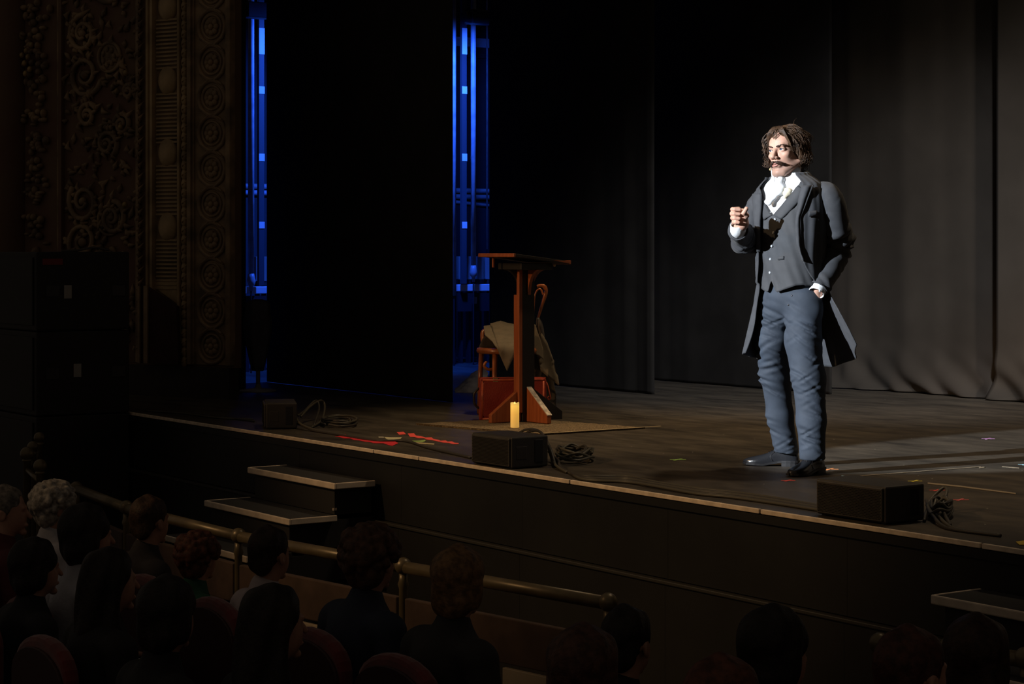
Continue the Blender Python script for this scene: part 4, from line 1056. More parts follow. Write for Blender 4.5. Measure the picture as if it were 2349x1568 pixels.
# ------------------------------------------------------------------ frock coat body
ZC = np.concatenate([np.linspace(0.54, 1.0, 40)[:-1], np.linspace(1.0, 1.565, 48)])
EL = [(0.50, 132), (0.60, 132), (0.70, 129), (0.80, 121), (0.90, 108), (0.97, 92), (1.03, 74), (1.10, 60), (1.20, 47), (1.30, 42), (1.42, 44), (1.48, 48), (1.535, 54), (1.57, 58)]
ER = [(0.50, -44), (0.70, -38), (0.90, -30), (1.05, -22), (1.20, -19), (1.42, -19), (1.48, -22), (1.535, -38), (1.57, -50)]
FL = [(0.52, 0.130), (0.62, 0.112), (0.75, 0.082), (0.88, 0.052), (1.00, 0.034), (1.10, 0.030), (1.30, 0.028), (1.45, 0.027), (1.565, 0.020)]
NC = 120
G = np.zeros((len(ZC), NC, 3))
u = np.linspace(0, 1, NC)
for i, z in enumerate(ZC):
    eL = R(interp(EL, z)[0]); eR = R(interp(ER, z)[0]) + 2 * np.pi
    p = eL + (eR - eL) * u; off0 = interp(FL, z)[0]
    d = np.degrees(p)
    zz = np.full(NC, z)
    if z < 1.0:                                  # hem is cut away higher at the front edges
        lo = np.interp(d, [100, 128, 134, 150, 175, 230, 290, 330, 350], [0.70, 0.690, 0.672, 0.60, 0.545, 0.56, 0.60, 0.635, 0.665])
        zz = 1.0 + (z - 1.0) * (1.0 - lo) / (1.0 - 0.54)
    sk = np.clip((1.0 - zz) / 0.4, 0, 1)
    # left side tail is swept back and out, right side hangs closer
    off = np.interp(zz, *np.array([(a, b) for a, b in FL]).T)
    off = off * np.interp(d, [40, 104, 130, 165, 210, 280, 345], [1.0, 1.5, 1.85, 1.45, 1.0, 0.80, 0.62]) if z < 1.0 else off * np.ones(NC)
    wv = sk * (0.020 * np.sin(7.2 * p + 0.8) + 0.008 * np.sin(15 * p + 3 * zz))
    cr = 0.0035 * np.sin(9 * p + 24 * zz) * np.exp(-((zz - 1.02) / 0.10) ** 2) + 0.002 * np.sin(22 * p + 9 * zz)
    # armhole drape lines on the chest
    cr = cr + 0.006 * np.exp(-((d - 78) / 9) ** 2) * np.clip((1.46 - zz) / 0.1, 0, 1) * np.clip((zz - 1.12) / 0.1, 0, 1)
    # front edge lifts off the body a little
    lift = 0.012 * np.exp(-np.abs(p - eR) / 0.25) + 0.004 * np.exp(-np.abs(p - eL) / 0.2)
    P = np.stack([tor(np.array([max(a, 0.56)]), np.array([b]), c)[0] for a, b, c in zip(zz, p, off + wv + cr + lift)])
    if z < 1.0:                                  # the left tail is pushed out sideways by the arm, its lining turned to the light
        sl_ = d < 182
        uu = np.clip((d - np.degrees(eL)) / (182 - np.degrees(eL)), 0, 1); ww_ = np.clip((1.0 - zz) / 0.10, 0, 1); ww_ = ww_ * ww_ * (3 - 2 * ww_)
        kz_ = np.clip((0.97 - zz) / 0.28, 0, 1.3)
        E = np.stack([0.165 + 0.150 * kz_ ** 0.9, np.interp(kz_, [0, 0.4, 0.8, 1.2], [-0.10, -0.185, -0.185, -0.15]), P[:, 2]], 1); Bk = P[np.argmin(np.abs(d - 182))] * [1, 1, 0] + np.stack([0 * zz, 0 * zz, P[:, 2]], 1)
        bow = np.sin(np.pi * uu)[:, None] * np.array([0.030, 0.010, 0]) + (0.008 * np.sin(13 * uu + 2 * kz_))[:, None] * np.array([0.7, 0.6, 0])
        N_ = E * (1 - uu)[:, None] + Bk * uu[:, None] + bow * kz_[:, None]
        P = np.where(sl_[:, None], P * (1 - ww_)[:, None] + N_ * ww_[:, None], P)
    P[:, 2] += zz - np.maximum(zz, 0.56)
    G[i] = P
coat = sheet('frock_coat', G, M_wool, 0.005)
# lapels
def lapel(rows, sg):
    g = []
    for z, p0, p1 in rows:
        r = []
        for q in np.linspace(0, 1, 12):
            off = 0.030 + 0.020 * math.sin(math.pi * min(1, q * 1.15 + 0.08)) * 0.8 + 0.012 * q
            r.append(tor(np.array([z]), np.array([p0 + (p1 - p0) * q]), off)[0])
        g.append(r)
    return sheet('lapel', np.array(g), M_wool, 0.005)
rows = []
for t_ in np.linspace(0, 1, 34):
    py = 598 - t_ * (598 - 431); z = Mp(1830, py, -0.1)[2]
    out = float(np.interp(py, [431, 452, 481, 500, 531, 560, 598], [1867, 1858, 1846, 1837, 1838, 1838, 1838]))
    rows.append((z, R(interp(EL, z)[0]) - R(1), max(phi_of(z, out, 0.045), R(interp(EL, z)[0]) + R(1))))
lapel(rows, 1)
# upper collar of the coat (above the notch, round the neck)
g = []
for dd in np.linspace(62, 300, 60):
    pr = []
    dr = tf * math.cos(R(dd)) + tb * math.sin(R(dd))
    bk = math.sin(math.pi * (dd - 62) / 238) ** 0.6
    for q in np.linspace(0, 1, 9):
        r = 0.094 + (0.030 + 0.026 * (1 - bk)) * q + 0.006 * math.sin(math.pi * q); z = 1.560 + 0.032 * bk - (0.036 + 0.018 * (1 - bk)) * q ** 1.2 - 0.010 * (1 - bk)
        pr.append(np.array([-0.026, -0.006, z]) + dr * r)
    g.append(pr)
sheet('coat_collar', np.array(g), M_wool, 0.005)
rows = []
for t_ in np.linspace(0, 1, 24):
    z = 1.16 + t_ * (1.475 - 1.16); e = R(interp(ER, z)[0]); rows.append((z, e + R(1), e - R(np.interp(z, [1.16, 1.30, 1.42, 1.475], [2, 12, 26, 34]))))
lapel(rows, -1)
# breast pocket welt on the coat
g = []
for py in (487, 499): g.append([on_ring(px, py - (px - 1856) * 0.10, 0.040)[0] for px in np.linspace(1855, 1874, 8)])
sheet('breast_pocket', np.array(g), M_wool, 0.004)

# ------------------------------------------------------------------ sleeves
def sleeve(name, pts, rad, m, n=44, rows=90, wr=0.006, seed=0, th=0.005, flat=1.0, elbow=0.55):
    P = smooth_path(pts, rows); tt = np.linspace(0, 1, rows); r = np.interp(tt, np.linspace(0, 1, len(rad)), rad)
    T = np.gradient(P, axis=0); T /= np.linalg.norm(T, axis=1)[:, None]
    rs_ = np.random.RandomState(int(seed * 10)); CR = [(rs_.choice([rs_.normal(elbow, 0.10), rs_.uniform(0.15, 0.97)]), rs_.uniform(0, 6.28), rs_.uniform(0.01, 0.06), rs_.uniform(0.010, 0.022), rs_.uniform(-1.2, -0.5), rs_.uniform(0, 6.28)) for _ in range(34)]
    nrm = np.cross(T[0], [0.3, 0.9, 0.1]); nrm /= np.linalg.norm(nrm); g = []
    for i in range(rows):
        nrm = nrm - T[i] * (nrm @ T[i]); nrm /= np.linalg.norm(nrm); b = np.cross(T[i], nrm)
        a = np.linspace(0, 2 * np.pi, n, endpoint=False)
        w_ = 0 * a
        for (t0, a0, sl2, wd, dp, a1) in CR:
            x_ = (tt[i] - t0 - sl2 * np.sin(a - a0)) / wd
            w_ = w_ + wr * dp * (np.exp(-x_ * x_) - 0.8 * np.exp(-(np.abs(x_) - 1.9) ** 2)) * (0.5 + 0.5 * np.cos(a - a1)) ** 1.5
        rr = r[i] + w_ * float(np.clip((tt[i] - 0.24) / 0.14, 0, 1))
        g.append(P[i] + np.outer(np.cos(a) * rr, nrm) + np.outer(np.sin(a) * rr * flat, b))
    return sheet(name, np.array(g), m, th, True)
shL = tor(np.array([1.455]), np.array([R(92)]), -0.03)[0]; shR = tor(np.array([1.455]), np.array([R(-92)]), -0.03)[0]
elL = Mp(1922, 566, 0.03); wrL = Mp(1878, 660, -0.125)
inL = shL + (shL * [0, 0, 1] * 0) + np.array([-0.03, 0.02, 0.035])
sleeve('sleeve', [Mp(1872, 428, -0.085), Mp(1897, 441, -0.115), Mp(1911, 470, -0.105), Mp(1918, 520, -0.05), elL, Mp(1902, 618, -0.06), wrL + (wrL - Mp(1902, 618, -0.06)) * 0.05],
       [0.020, 0.054, 0.063, 0.066, 0.067, 0.058, 0.050], M_wool, seed=1.3, wr=0.0115, elbow=0.60)
elR = Mp(1716, 545, 0.06); wrR = Mp(1693, 527, -0.20)
sleeve('sleeve', [shR + np.array([0.03, -0.02, 0.03]), shR + np.array([-.006, 0, 0]), Mp(1733, 490, 0.11), elR + np.array([0.012, 0.05, 0.012]), elR + np.array([-0.01, -0.05, -0.006]), Mp(1702, 538, -0.09), wrR],
       [0.035, 0.074, 0.066, 0.066, 0.064, 0.056, 0.050], M_wool, seed=4.0, wr=0.010, elbow=0.6)
# shirt cuffs
cd = (wrL - elL); cd /= np.linalg.norm(cd)
sleeve('shirt_cuff', [wrL - cd * 0.04, wrL + cd * 0.0, wrL + cd * 0.035], [0.042, 0.041, 0.040], M_white, rows=10, wr=0.0, th=0.004)
hv = np.array([-0.12, -0.45, 0.88]); hv /= np.linalg.norm(hv)
cR = Mp(1693, 521, -0.215)
sleeve('shirt_cuff', [wrR + np.array([0.0, 0.035, -0.008]), wrR + np.array([0, -0.005, 0.004]), cR + hv * 0.018], [0.040, 0.040, 0.036], M_white, rows=10, wr=0.0, th=0.004)
for c in (wrL + cd * 0.02 + np.array([0.012, -0.040, 0.0]),):
    MB().ball(tuple(c), 0.006, 8, 6).build('cufflink', M_btn, man, True)

# ------------------------------------------------------------------ trousers
f = Field((-0.26, -0.26, 0.03), (0.26, 0.42, 1.04), 0.0052)
f.ell((-0.012, 0.0, 0.93), (0.168, 0.125, 0.13), 0.02, rot=np.array(Matrix.Rotation(-TY, 3, 'Z')))
f.ell((-0.012, 0.0, 1.02), (0.162, 0.128, 0.10), 0.03, rot=np.array(Matrix.Rotation(-TY, 3, 'Z')))
f.ell((0.105, -0.095, 0.86), (0.05, 0.045, 0.075), 0.03)
f.chain([(-0.075, 0.055, 0.90), (-0.112, 0.10, 0.70), (-0.098, 0.165, 0.50), (-0.075, 0.23, 0.28), (-0.040, 0.278, 0.085)], [0.098, 0.092, 0.077, 0.070, 0.066], 0.03, 0.03)
f.chain([(0.050, -0.055, 0.90), (0.052, -0.075, 0.70), (0.078, -0.095, 0.50), (0.090, -0.105, 0.28), (0.096, -0.105, 0.085)], [0.104, 0.094, 0.085, 0.075, 0.066], 0.02, 0.03)
rs_ = np.random.RandomState(5)
def crease(c0, n_, ln, wd, dp):
    c0 = np.array(c0); n_ = np.array(n_, float); n_ /= np.linalg.norm(n_); sl = f._sl(c0 - ln * 2.6, c0 + ln * 2.6); X, Y, Z = f._xyz(sl)
    dx, dy, dz = X - c0[0], Y - c0[1], Z - c0[2]; q = dx * n_[0] + dy * n_[1] + dz * n_[2]; r2 = dx * dx + dy * dy + dz * dz
    q = (q + 0.10 * (r2 - q * q)) / wd
    f.D[sl] += (dp * (np.exp(-q * q) - 0.75 * np.exp(-(np.abs(q) - 1.9) ** 2)) * np.exp(-np.maximum(r2 - q * q * wd * wd, 0) / (ln * ln))).astype(np.float32)
LEGS = [[(-0.075, 0.055, 0.90), (-0.112, 0.10, 0.70), (-0.098, 0.165, 0.50), (-0.075, 0.23, 0.28), (-0.040, 0.278, 0.085)], [(0.050, -0.055, 0.90), (0.052, -0.075, 0.70), (0.078, -0.095, 0.50), (0.090, -0.105, 0.28), (0.096, -0.105, 0.085)]]
for lg in LEGS:
    lg = np.array(lg)
    for k in range(36):
        zc = rs_.choice([rs_.normal(0.47, 0.07), rs_.normal(0.14, 0.04), rs_.uniform(0.10, 0.92), rs_.normal(0.80, 0.05)])
        zc = float(np.clip(zc, 0.09, 0.93)); c = np.array([np.interp(zc, lg[::-1, 2], lg[::-1, i]) for i in range(3)])
        a_ = rs_.uniform(-2.9, -0.75); c[0] += 0.085 * math.cos(a_); c[1] += 0.085 * math.sin(a_)
        sg = 1 if rs_.rand() < 0.72 else -1
        crease(c, (sg * rs_.uniform(0.25, 0.75), rs_.uniform(-0.3, 0.3), 1.0), rs_.uniform(0.035, 0.075), rs_.uniform(0.006, 0.011), rs_.uniform(0.0032, 0.007))
f.warp(lambda X, Y, Z: 0.0030 * np.sin(26 * X + 14 * Y + 2.5 * np.sin(5 * Z + 2 * X)))
# fly crease and hem cut
f.cone(Mp(1800, 745, -0.20), Mp(1800, 760, 0.15), 0.004, 0.004, 0.02, 'sub')
zcut = f.ax[2][None, None, :]; xx = f.ax[0][:, None, None]; yy = f.ax[1][None, :, None]
hem = np.where(yy > 0.09, 0.070 + 0.10 * np.clip(-(xx + 0.03), -0.06, 0.2), 0.075 + 0.0 * xx)
f.D = np.maximum(f.D, hem - zcut)
tro = f.build('trousers', M_trs, man, 3)
# side seam and fly buttons, laid on the cloth surface
def trouser_front(x, z):
    i = int(np.argmin(np.abs(f.ax[0] - x))); k = int(np.argmin(np.abs(f.ax[2] - z))); j = np.argmax(f.D[i, :, k] < 0); return float(f.ax[1][j])
def on_trousers(px, py):
    y = -0.12
    for _ in range(4): q = Mp(px, py, y); y = trouser_front(q[0], q[2])
    return Mp(px, py, y)
for px, py in ((1819, 657), (1817, 678), (1809, 699)):
    c = on_trousers(px, py); MB().ball(tuple(c), (0.0055, 0.004, 0.0055), 10, 6).build('fly_button', mat('dark_button', (0.03, 0.03, 0.035), 0.2), tro, True)

# ------------------------------------------------------------------ shoes
def shoe(heel, toe, label):
    heel = np.array([*heel, 0.0]); toe = np.array([*toe, 0.0]); L = np.linalg.norm(toe - heel); dx = (toe - heel) / L; dy = np.array([-dx[1], dx[0], 0])
    t_ = np.array([0, .02, .06, .14, .22, .30, .38, .46, .54, .62, .70, .78, .86, .92, .96, .99, 1.0])
    W = np.array([.012, .024, .032, .036, .036, .034, .034, .037, .041, .045, .047, .046, .041, .034, .026, .016, .006])
    H = np.array([.045, .070, .082, .092, .098, .100, .094, .084, .073, .064, .057, .051, .046, .041, .036, .030, .024])
    base = np.interp(t_, [0, .28, .45, .62, .9, 1], [.030, .030, .022, .012, .013, .018])
    WS = W + 0.0055; WS[-1] = 0.004; WS[-2] = 0.016; WS[-3] = 0.027
    def w3(p): return heel + dx * p[0] + dy * p[1] + np.array([0, 0, p[2]])
    rs = []
    for i in range(len(t_)):
        ring = []
        for a in np.linspace(0, np.pi, 17):
            c, s_ = math.cos(a), math.sin(a)
            ring.append(w3((t_[i] * L, W[i] * np.sign(c) * abs(c) ** 0.75, base[i] + (H[i] - base[i] + 0.0) * s_ ** 0.75 + 0.0018 * math.sin(70 * t_[i]) * s_ * (0.4 < t_[i] < 0.65))))
        rs.append(ring)
    root = MB().rings(rs, False, True, True).build('shoe', M_shoe, man, True, sub=1, label=label)
    n = len(t_); up = [w3((t_[i] * L * 1.0 + (0.004 if i > 12 else -0.002), WS[i], base[i] + .002)) for i in range(n)]
    lo = [w3((t_[i] * L + (0.004 if i > 12 else -0.002), WS[i], base[i] - .009)) for i in range(n)]
    up2 = [w3((t_[i] * L + (0.004 if i > 12 else -0.002), -WS[i], base[i] + .002)) for i in range(n)]
    lo2 = [w3((t_[i] * L + (0.004 if i > 12 else -0.002), -WS[i], base[i] - .009)) for i in range(n)]
    MB().rings([up, lo, lo2, up2, up], False).build('sole', M_sole, root, False, 0.002)
    hb = [(t_[i] * L, s_ * (W[i] + .003)) for s_, idx in ((1, range(0, 6)), (-1, range(5, -1, -1))) for i in idx]
    b = MB().prism(hb, 0.0005, 0.023, 'xy'); b.v = [tuple(w3(v)) for v in b.v]; b.build('heel_block', M_sole, root)
    for k in range(4):
        tt = 0.40 + 0.045 * k; h_ = np.interp(tt, t_, H); w_ = np.interp(tt, t_, W)
        pts = [w3((tt * L, s2 * w_ * 0.42, h_ - 0.004 + 0.003)) for s2 in (-1, -0.5, 0, 0.5, 1)]; pts[2][2] += 0.003
        MB().tube(pts, 0.0022, 6).build('lace', M_shoe, root, True)
    v = [w3((0.36 * L, s2 * 0.030, 0.060)) for s2 in (1,)] 
    for s2 in (-1, 1):
        pts = smooth_path([w3((0.34 * L, s2 * 0.012, 0.100)), w3((0.42 * L, s2 * 0.026, 0.080)), w3((0.50 * L, s2 * 0.036, 0.055)), w3((0.46 * L, s2 * 0.041, 0.030))], 12)
        MB().tube(pts, 0.0014, 5).build('welt_seam', M_sole, root, True)
    return root
shoe((0.030, 0.268), (-0.270, 0.305), 'black leather shoe pointing left')
shoe((0.150, -0.035), (-0.018, -0.272), 'black leather shoe pointing towards the viewer')

# ------------------------------------------------------------------ body: one continuous skin surface (head, neck, torso, arms, hands, legs)
xa_ = np.concatenate([np.arange(-0.36, 0.075, 0.003), np.arange(0.075, 0.27, 0.010)])
ya_ = np.concatenate([np.arange(-0.33, 0.14, 0.003), np.arange(0.14, 0.34, 0.012)])
za_ = np.concatenate([np.arange(0.05, 1.27, 0.012), np.arange(1.27, 1.43, 0.003), np.arange(1.43, 1.53, 0.006), np.arange(1.53, 1.845, 0.0026)])
f = Field(None, None, axes=(xa_, ya_, za_))
HS = 1.10
T = Xf((-0.034, -0.022, 1.690), R(-36), R(-2), R(-5), HS)
# torso, legs and arms under the clothes
f.ell((-0.012, 0, 0.93), (0.10, 0.09, 0.12), 0.02); f.cone((-0.01, 0, 0.95), (-0.01, 0, 1.15), 0.095, 0.10, 0.03); f.cone((-0.01, 0, 1.15), (-0.012, 0, 1.38), 0.105, 0.105, 0.03)
f.cone(tuple(shL * 0.8 + [0, 0, 0.29]), tuple(shR * 0.8 + [0, 0, 0.29]), 0.055, 0.055, 0.05)
f.chain([(-0.07, 0.05, 0.90), (-0.098, 0.165, 0.50), (-0.045, 0.272, 0.12)], [0.075, 0.055, 0.038], 0.03); f.chain([(0.05, -0.05, 0.90), (0.078, -0.095, 0.50), (0.100, -0.09, 0.12)], [0.075, 0.055, 0.038], 0.03)
f.chain([tuple(shL * 0.9 + [0, 0, .145]), tuple(elL), tuple(wrL)], [0.05, 0.040, 0.028], 0.03, 0.02); f.chain([tuple(shR * 0.9 + [0.02, 0, .145]), tuple(elR + [0.006, 0.03, 0.004]), tuple(wrR)], [0.04, 0.032, 0.026], 0.03, 0.02)
# left hand sliding into the trouser pocket
hl = Mp(1873, 683, -0.095); f.cone(tuple(wrL), tuple(hl), 0.024, 0.026, 0.015)
pk = hl + np.array([-0.030, 0.045, -0.045]); f.cone(tuple(hl), tuple(pk), 0.027, 0.028, 0.015)
for k in range(4):
    b = pk + np.array([-0.024 + 0.016 * k, -0.008 + 0.004 * k, -0.015]); f.chain([tuple(b), tuple(b + [-.004, .004, -.035 - .004 * (k in (1, 2))]), tuple(b + [-.002, .012, -.062])], [0.009, 0.0085, 0.007], 0.006)
f.chain([tuple(hl + [-0.02, -0.012, 0.0]), tuple(hl + [-0.034, -0.016, -0.022]), tuple(hl + [-0.036, -0.014, -0.042])], [0.012, 0.010, 0.008], 0.008)
# right fist, fingers stacked, thumb up beside them
hp = Mp(1701, 500, -0.245)                                   # middle of the palm
f.cone(tuple(wrR), tuple(hp + [0.004, 0.012, -0.03]), 0.029, 0.030, 0.02)
f.cone(tuple(hp + [0.004, 0.012, -0.028]), tuple(hp + [0.004, 0.014, 0.022]), 0.030, 0.029, 0.015)
for k, (py, ln) in enumerate(((479.5, 1.0), (489.5, 1.08), (499.5, 1.0), (509, 0.84))):
    z = Mp(1690, py, -0.25)[2]; x0 = hp[0]
    tipx = [0.0, -0.002, -0.003, -0.005][k]
    A_ = np.array([x0 - 0.016, hp[1] + 0.010, z + 0.002]); B_ = np.array([x0 - 0.042 * ln - 0.005 , hp[1] - 0.006, z]); C_ = np.array([x0 - 0.034 * ln, hp[1] - 0.036, z - 0.001]); D_ = np.array([x0 - 0.008 + tipx, hp[1] - 0.038, z - 0.003]); 
    f.chain([tuple(A_), tuple(B_), tuple(C_), tuple(D_)], [0.0118, 0.0112, 0.0104, 0.0092], 0.006, 0.003)
th = [hp + [0.012, 0.0, -0.004], hp + [0.026, -0.022, 0.014], Mp(1706, 488, -0.285), Mp(1712, 478, -0.292)]
f.chain([tuple(p) for p in th], [0.015, 0.0135, 0.0115, 0.0105], 0.010, 0.005)
# neck
f.cone(tuple(T.fwd((0, 0.018, -0.07))), (-0.022, 0.004, 1.49), 0.060, 0.066, 0.03)
f.cone((-0.022, 0.004, 1.49), (-0.012, 0, 1.38), 0.066, 0.10, 0.04)
# head
f.ell((0, 0.014, 0.036), (0.0745, 0.097, 0.082), 0.012, T=T)
f.ell((0, -0.028, -0.028), (0.0600, 0.0660, 0.092), 0.02, T=T)
f.ell((0, -0.050, 0.035), (0.058, 0.042, 0.045), 0.015, T=T)
for s_ in (-1, 1):
    f.cone((s_ * 0.056, 0.005, -0.055), (s_ * 0.022, -0.066, -0.106), 0.022, 0.020, 0.02, T=T)
    f.ell((s_ * 0.042, -0.060, -0.022), (0.019, 0.020, 0.015), 0.014, T=T)
f.ell((0, -0.077, -0.107), (0.022, 0.019, 0.017), 0.014, T=T)
f.cone((-0.032, -0.0815, 0.017), (0.032, -0.0815, 0.017), 0.0115, 0.0115, 0.012, T=T)
for s_ in (-1, 1): f.ell((s_ * 0.0315, -0.099, 0.0005), (0.0185, 0.016, 0.0115), 0.010, 'sub', T=T)
f.cone((0, -0.088, 0.008), (0, -0.1135, -0.031), 0.0088, 0.0108, 0.008, T=T); f.ell((0, -0.115, -0.034), (0.0115, 0.0105, 0.0095), 0.006, T=T)
for s_ in (-1, 1): f.ell((s_ * 0.0125, -0.1035, -0.0385), (0.0085, 0.0105, 0.0075), 0.005, T=T); f.ell((s_ * 0.0062, -0.112, -0.0455), (0.0036, 0.005, 0.004), 0.003, 'sub', T=T)
f.ell((0, -0.086, -0.066), (0.028, 0.018, 0.022), 0.012, T=T)                      # muzzle
f.cone((-0.021, -0.1015, -0.0700), (0.021, -0.1015, -0.0700), 0.0030, 0.0030, 0.005, 'sub', T=T)   # mouth line
f.ell((0, -0.098, -0.0885), (0.016, 0.006, 0.005), 0.008, 'sub', T=T)               # under the lip
for s_ in (-1, 1):                                                                   # lids
    f.ell((s_ * 0.0315, -0.0755, 0.000), (0.0158, 0.0148, 0.0138), 0.004, T=T)
    f.ell((s_ * 0.0315, -0.090, -0.0005), (0.0135, 0.010, 0.0030), 0.0025, 'sub', T=T)
    f.cone((s_ * 0.006, -0.098, 0.022), (s_ * 0.005, -0.096, 0.036), 0.0016, 0.0016, 0.004, 'sub', T=T)   # frown lines
    f.cone((s_ * 0.020, -0.097, -0.040), (s_ * 0.036, -0.083, -0.068), 0.0016, 0.0016, 0.007, 'sub', T=T)  # cheek folds
    f.ell((s_ * 0.0755, 0.018, -0.012), (0.009, 0.019, 0.031), 0.006, T=T); f.ell((s_ * 0.083, 0.014, -0.008), (0.005, 0.010, 0.018), 0.004, 'sub', T=T)
body = f.build('body', M_skin, man, 1)
def beard_shadow(m, c, r0, r1):                              # shaven beard shadow round mouth and jaw
    nt = m.node_tree; b = nt.nodes['Principled BSDF']; src = b.inputs['Base Color'].links[0].from_socket
    tc = nt.nodes.new('ShaderNodeTexCoord'); d = nt.nodes.new('ShaderNodeVectorMath'); d.operation = 'DISTANCE'; d.inputs[1].default_value = tuple(c)
    nt.links.new(tc.outputs['Object'], d.inputs[0]); mr = nt.nodes.new('ShaderNodeMapRange'); mr.interpolation_type = 'SMOOTHSTEP'
    mr.inputs['From Min'].default_value = r0; mr.inputs['From Max'].default_value = r1; mr.inputs['To Min'].default_value = 0.55; mr.inputs['To Max'].default_value = 0.0
    nt.links.new(d.outputs['Value'], mr.inputs['Value']); mx = nt.nodes.new('ShaderNodeMix'); mx.data_type = 'RGBA'; mx.inputs['B'].default_value = (0.24, 0.16, 0.13, 1)
    nt.links.new(mr.outputs[0], mx.inputs['Factor']); nt.links.new(src, mx.inputs['A']); nt.links.new(mx.outputs['Result'], b.inputs['Base Color'])
beard_shadow(M_skin, T.fwd((0, -0.055, -0.115)), 0.050, 0.085)
def hobj(name, mb, m, parent=None, smooth=True):
    mb.v = [tuple(v) for v in T.pts(mb.v)]
    return mb.build(name, m, parent or man, smooth)
M_eye = mat('eye_white', (0.42, 0.41, 0.40), 0.2); M_iris = mat('blue_iris', (0.035, 0.065, 0.12), 0.1); M_pup = mat('pupil', (0.004, 0.004, 0.005), 0.1)
M_lip = mat('lips', (0.42, 0.17, 0.14), 0.5)
for s_ in (-1, 1):
    e = hobj('eye', MB().ball((s_ * 0.0315, -0.0755, 0.0), 0.0133, 20, 14), M_eye)
    gx = s_ * 0.0315 - 0.0012
    hobj('iris', MB().ball((gx, -0.0868, 0.0008), (0.0056, 0.0026, 0.0056), 16, 8), M_iris, e); hobj('pupil', MB().ball((gx, -0.0891, 0.0008), (0.0024, 0.0008, 0.0024), 10, 6), M_pup, e)
    # upper lash line
    hobj('lash_line', MB().tube(smooth_path([(s_ * 0.0185, -0.0855, 0.0015), (s_ * 0.027, -0.0905, 0.0058), (s_ * 0.036, -0.0890, 0.0056), (s_ * 0.0455, -0.0815, -0.0005)], 12), [0.0006] + [0.0013] * 10 + [0.0006], 6), M_mou)
hobj('lip', MB().tube(smooth_path([(-0.019, -0.0975, -0.0690), (-0.010, -0.1035, -0.0660), (0, -0.1052, -0.0668), (0.010, -0.1035, -0.0660), (0.019, -0.0975, -0.0690)], 14), [0.0012] + [0.0024] * 12 + [0.0012], 8), M_lip)
hobj('lip', MB().tube(smooth_path([(-0.018, -0.0965, -0.0720), (-0.009, -0.1020, -0.0758), (0, -0.1034, -0.0768), (0.009, -0.1020, -0.0758), (0.018, -0.0965, -0.0720)], 14), [0.0012] + [0.0030] * 12 + [0.0012], 8), M_lip)
rg = random.Random(12)
def tuft(mb, pts, r0, r1, n=5):
    P = smooth_path(pts, 7); mb.tube(P, [r0 + (r1 - r0) * (i / 6) ** 1.4 if i else r0 * 0.5 for i in range(7)], n)
# moustache, handlebar
mb = MB()
for s_ in (-1, 1):
    for k in range(46):
        x0 = rg.uniform(0.0, 0.020); t_ = x0 / 0.02; ln = rg.uniform(0.012, 0.026); z0 = -0.0535 - rg.uniform(0, 0.008)
        y0 = -0.1085 + 0.010 * t_ * t_
        tuft(mb, [(s_ * x0, y0, z0), (s_ * (x0 + ln * .5), y0 - 0.002 + .006 * t_, z0 - 0.0040), (s_ * (x0 + ln), y0 + 0.005 + .012 * t_, z0 - 0.0105), (s_ * (x0 + ln * 1.25 + .003), y0 + 0.013 + .012 * t_, z0 - 0.0120)], 0.0023, 0.0006)
    tuft(mb, [(s_ * 0.018, -0.100, -0.064), (s_ * 0.032, -0.090, -0.074), (s_ * 0.043, -0.076, -0.0745), (s_ * 0.050, -0.066, -0.070)], 0.0042, 0.0008)
hobj('moustache', mb, M_mou)
for s_ in (-1, 1):
    mb = MB()
    for k in range(34):
        t_ = k / 33; x0 = 0.010 + 0.038 * t_; z0 = 0.0130 + 0.008 * math.sin(t_ * 2.2) - 0.004 * t_ + rg.uniform(-.003, .003); y0 = -0.0985 + 0.024 * t_ ** 2.0
        tuft(mb, [(s_ * x0, y0, z0), (s_ * (x0 + .005), y0 - .0015 + .003 * t_, z0 + .0018), (s_ * (x0 + .011), y0 + .002 + .005 * t_, z0 + .0010)], 0.0024, 0.0008, 4)
    hobj('eyebrow', mb, M_mou)
# hair: scalp cap + locks
g = Field((-0.13, -0.13, -0.15), (0.13, 0.15, 0.16), 0.005)
g.ell((0, 0.016, 0.038), (0.082, 0.098, 0.089), 0.01); g.ell((0, 0.052, -0.045), (0.070, 0.044, 0.060), 0.03)
for s_ in (-1, 1): g.ell((s_ * 0.072, 0.024, -0.010), (0.014, 0.036, 0.056), 0.015)
g.ell((0, -0.105, -0.035), (0.066, 0.085, 0.110), 0.012, 'sub'); g.ell((0, -0.02, -0.13), (0.060, 0.085, 0.06), 0.012, 'sub')
g.warp(lambda X, Y, Z: 0.003 * np.sin(70 * X + 30 * Z) + 0.003 * np.sin(60 * Y + 50 * Z + 20 * X))
V, Q = g.mesh(); V = T.pts(V)
hair = obj('hair', mesh_np('hair', V, Q), M_hair, man)
mb = MB()
ec = np.array([0, 0.015, 0.038]); er = np.array([0.080, 0.096, 0.087])
cnt = 0
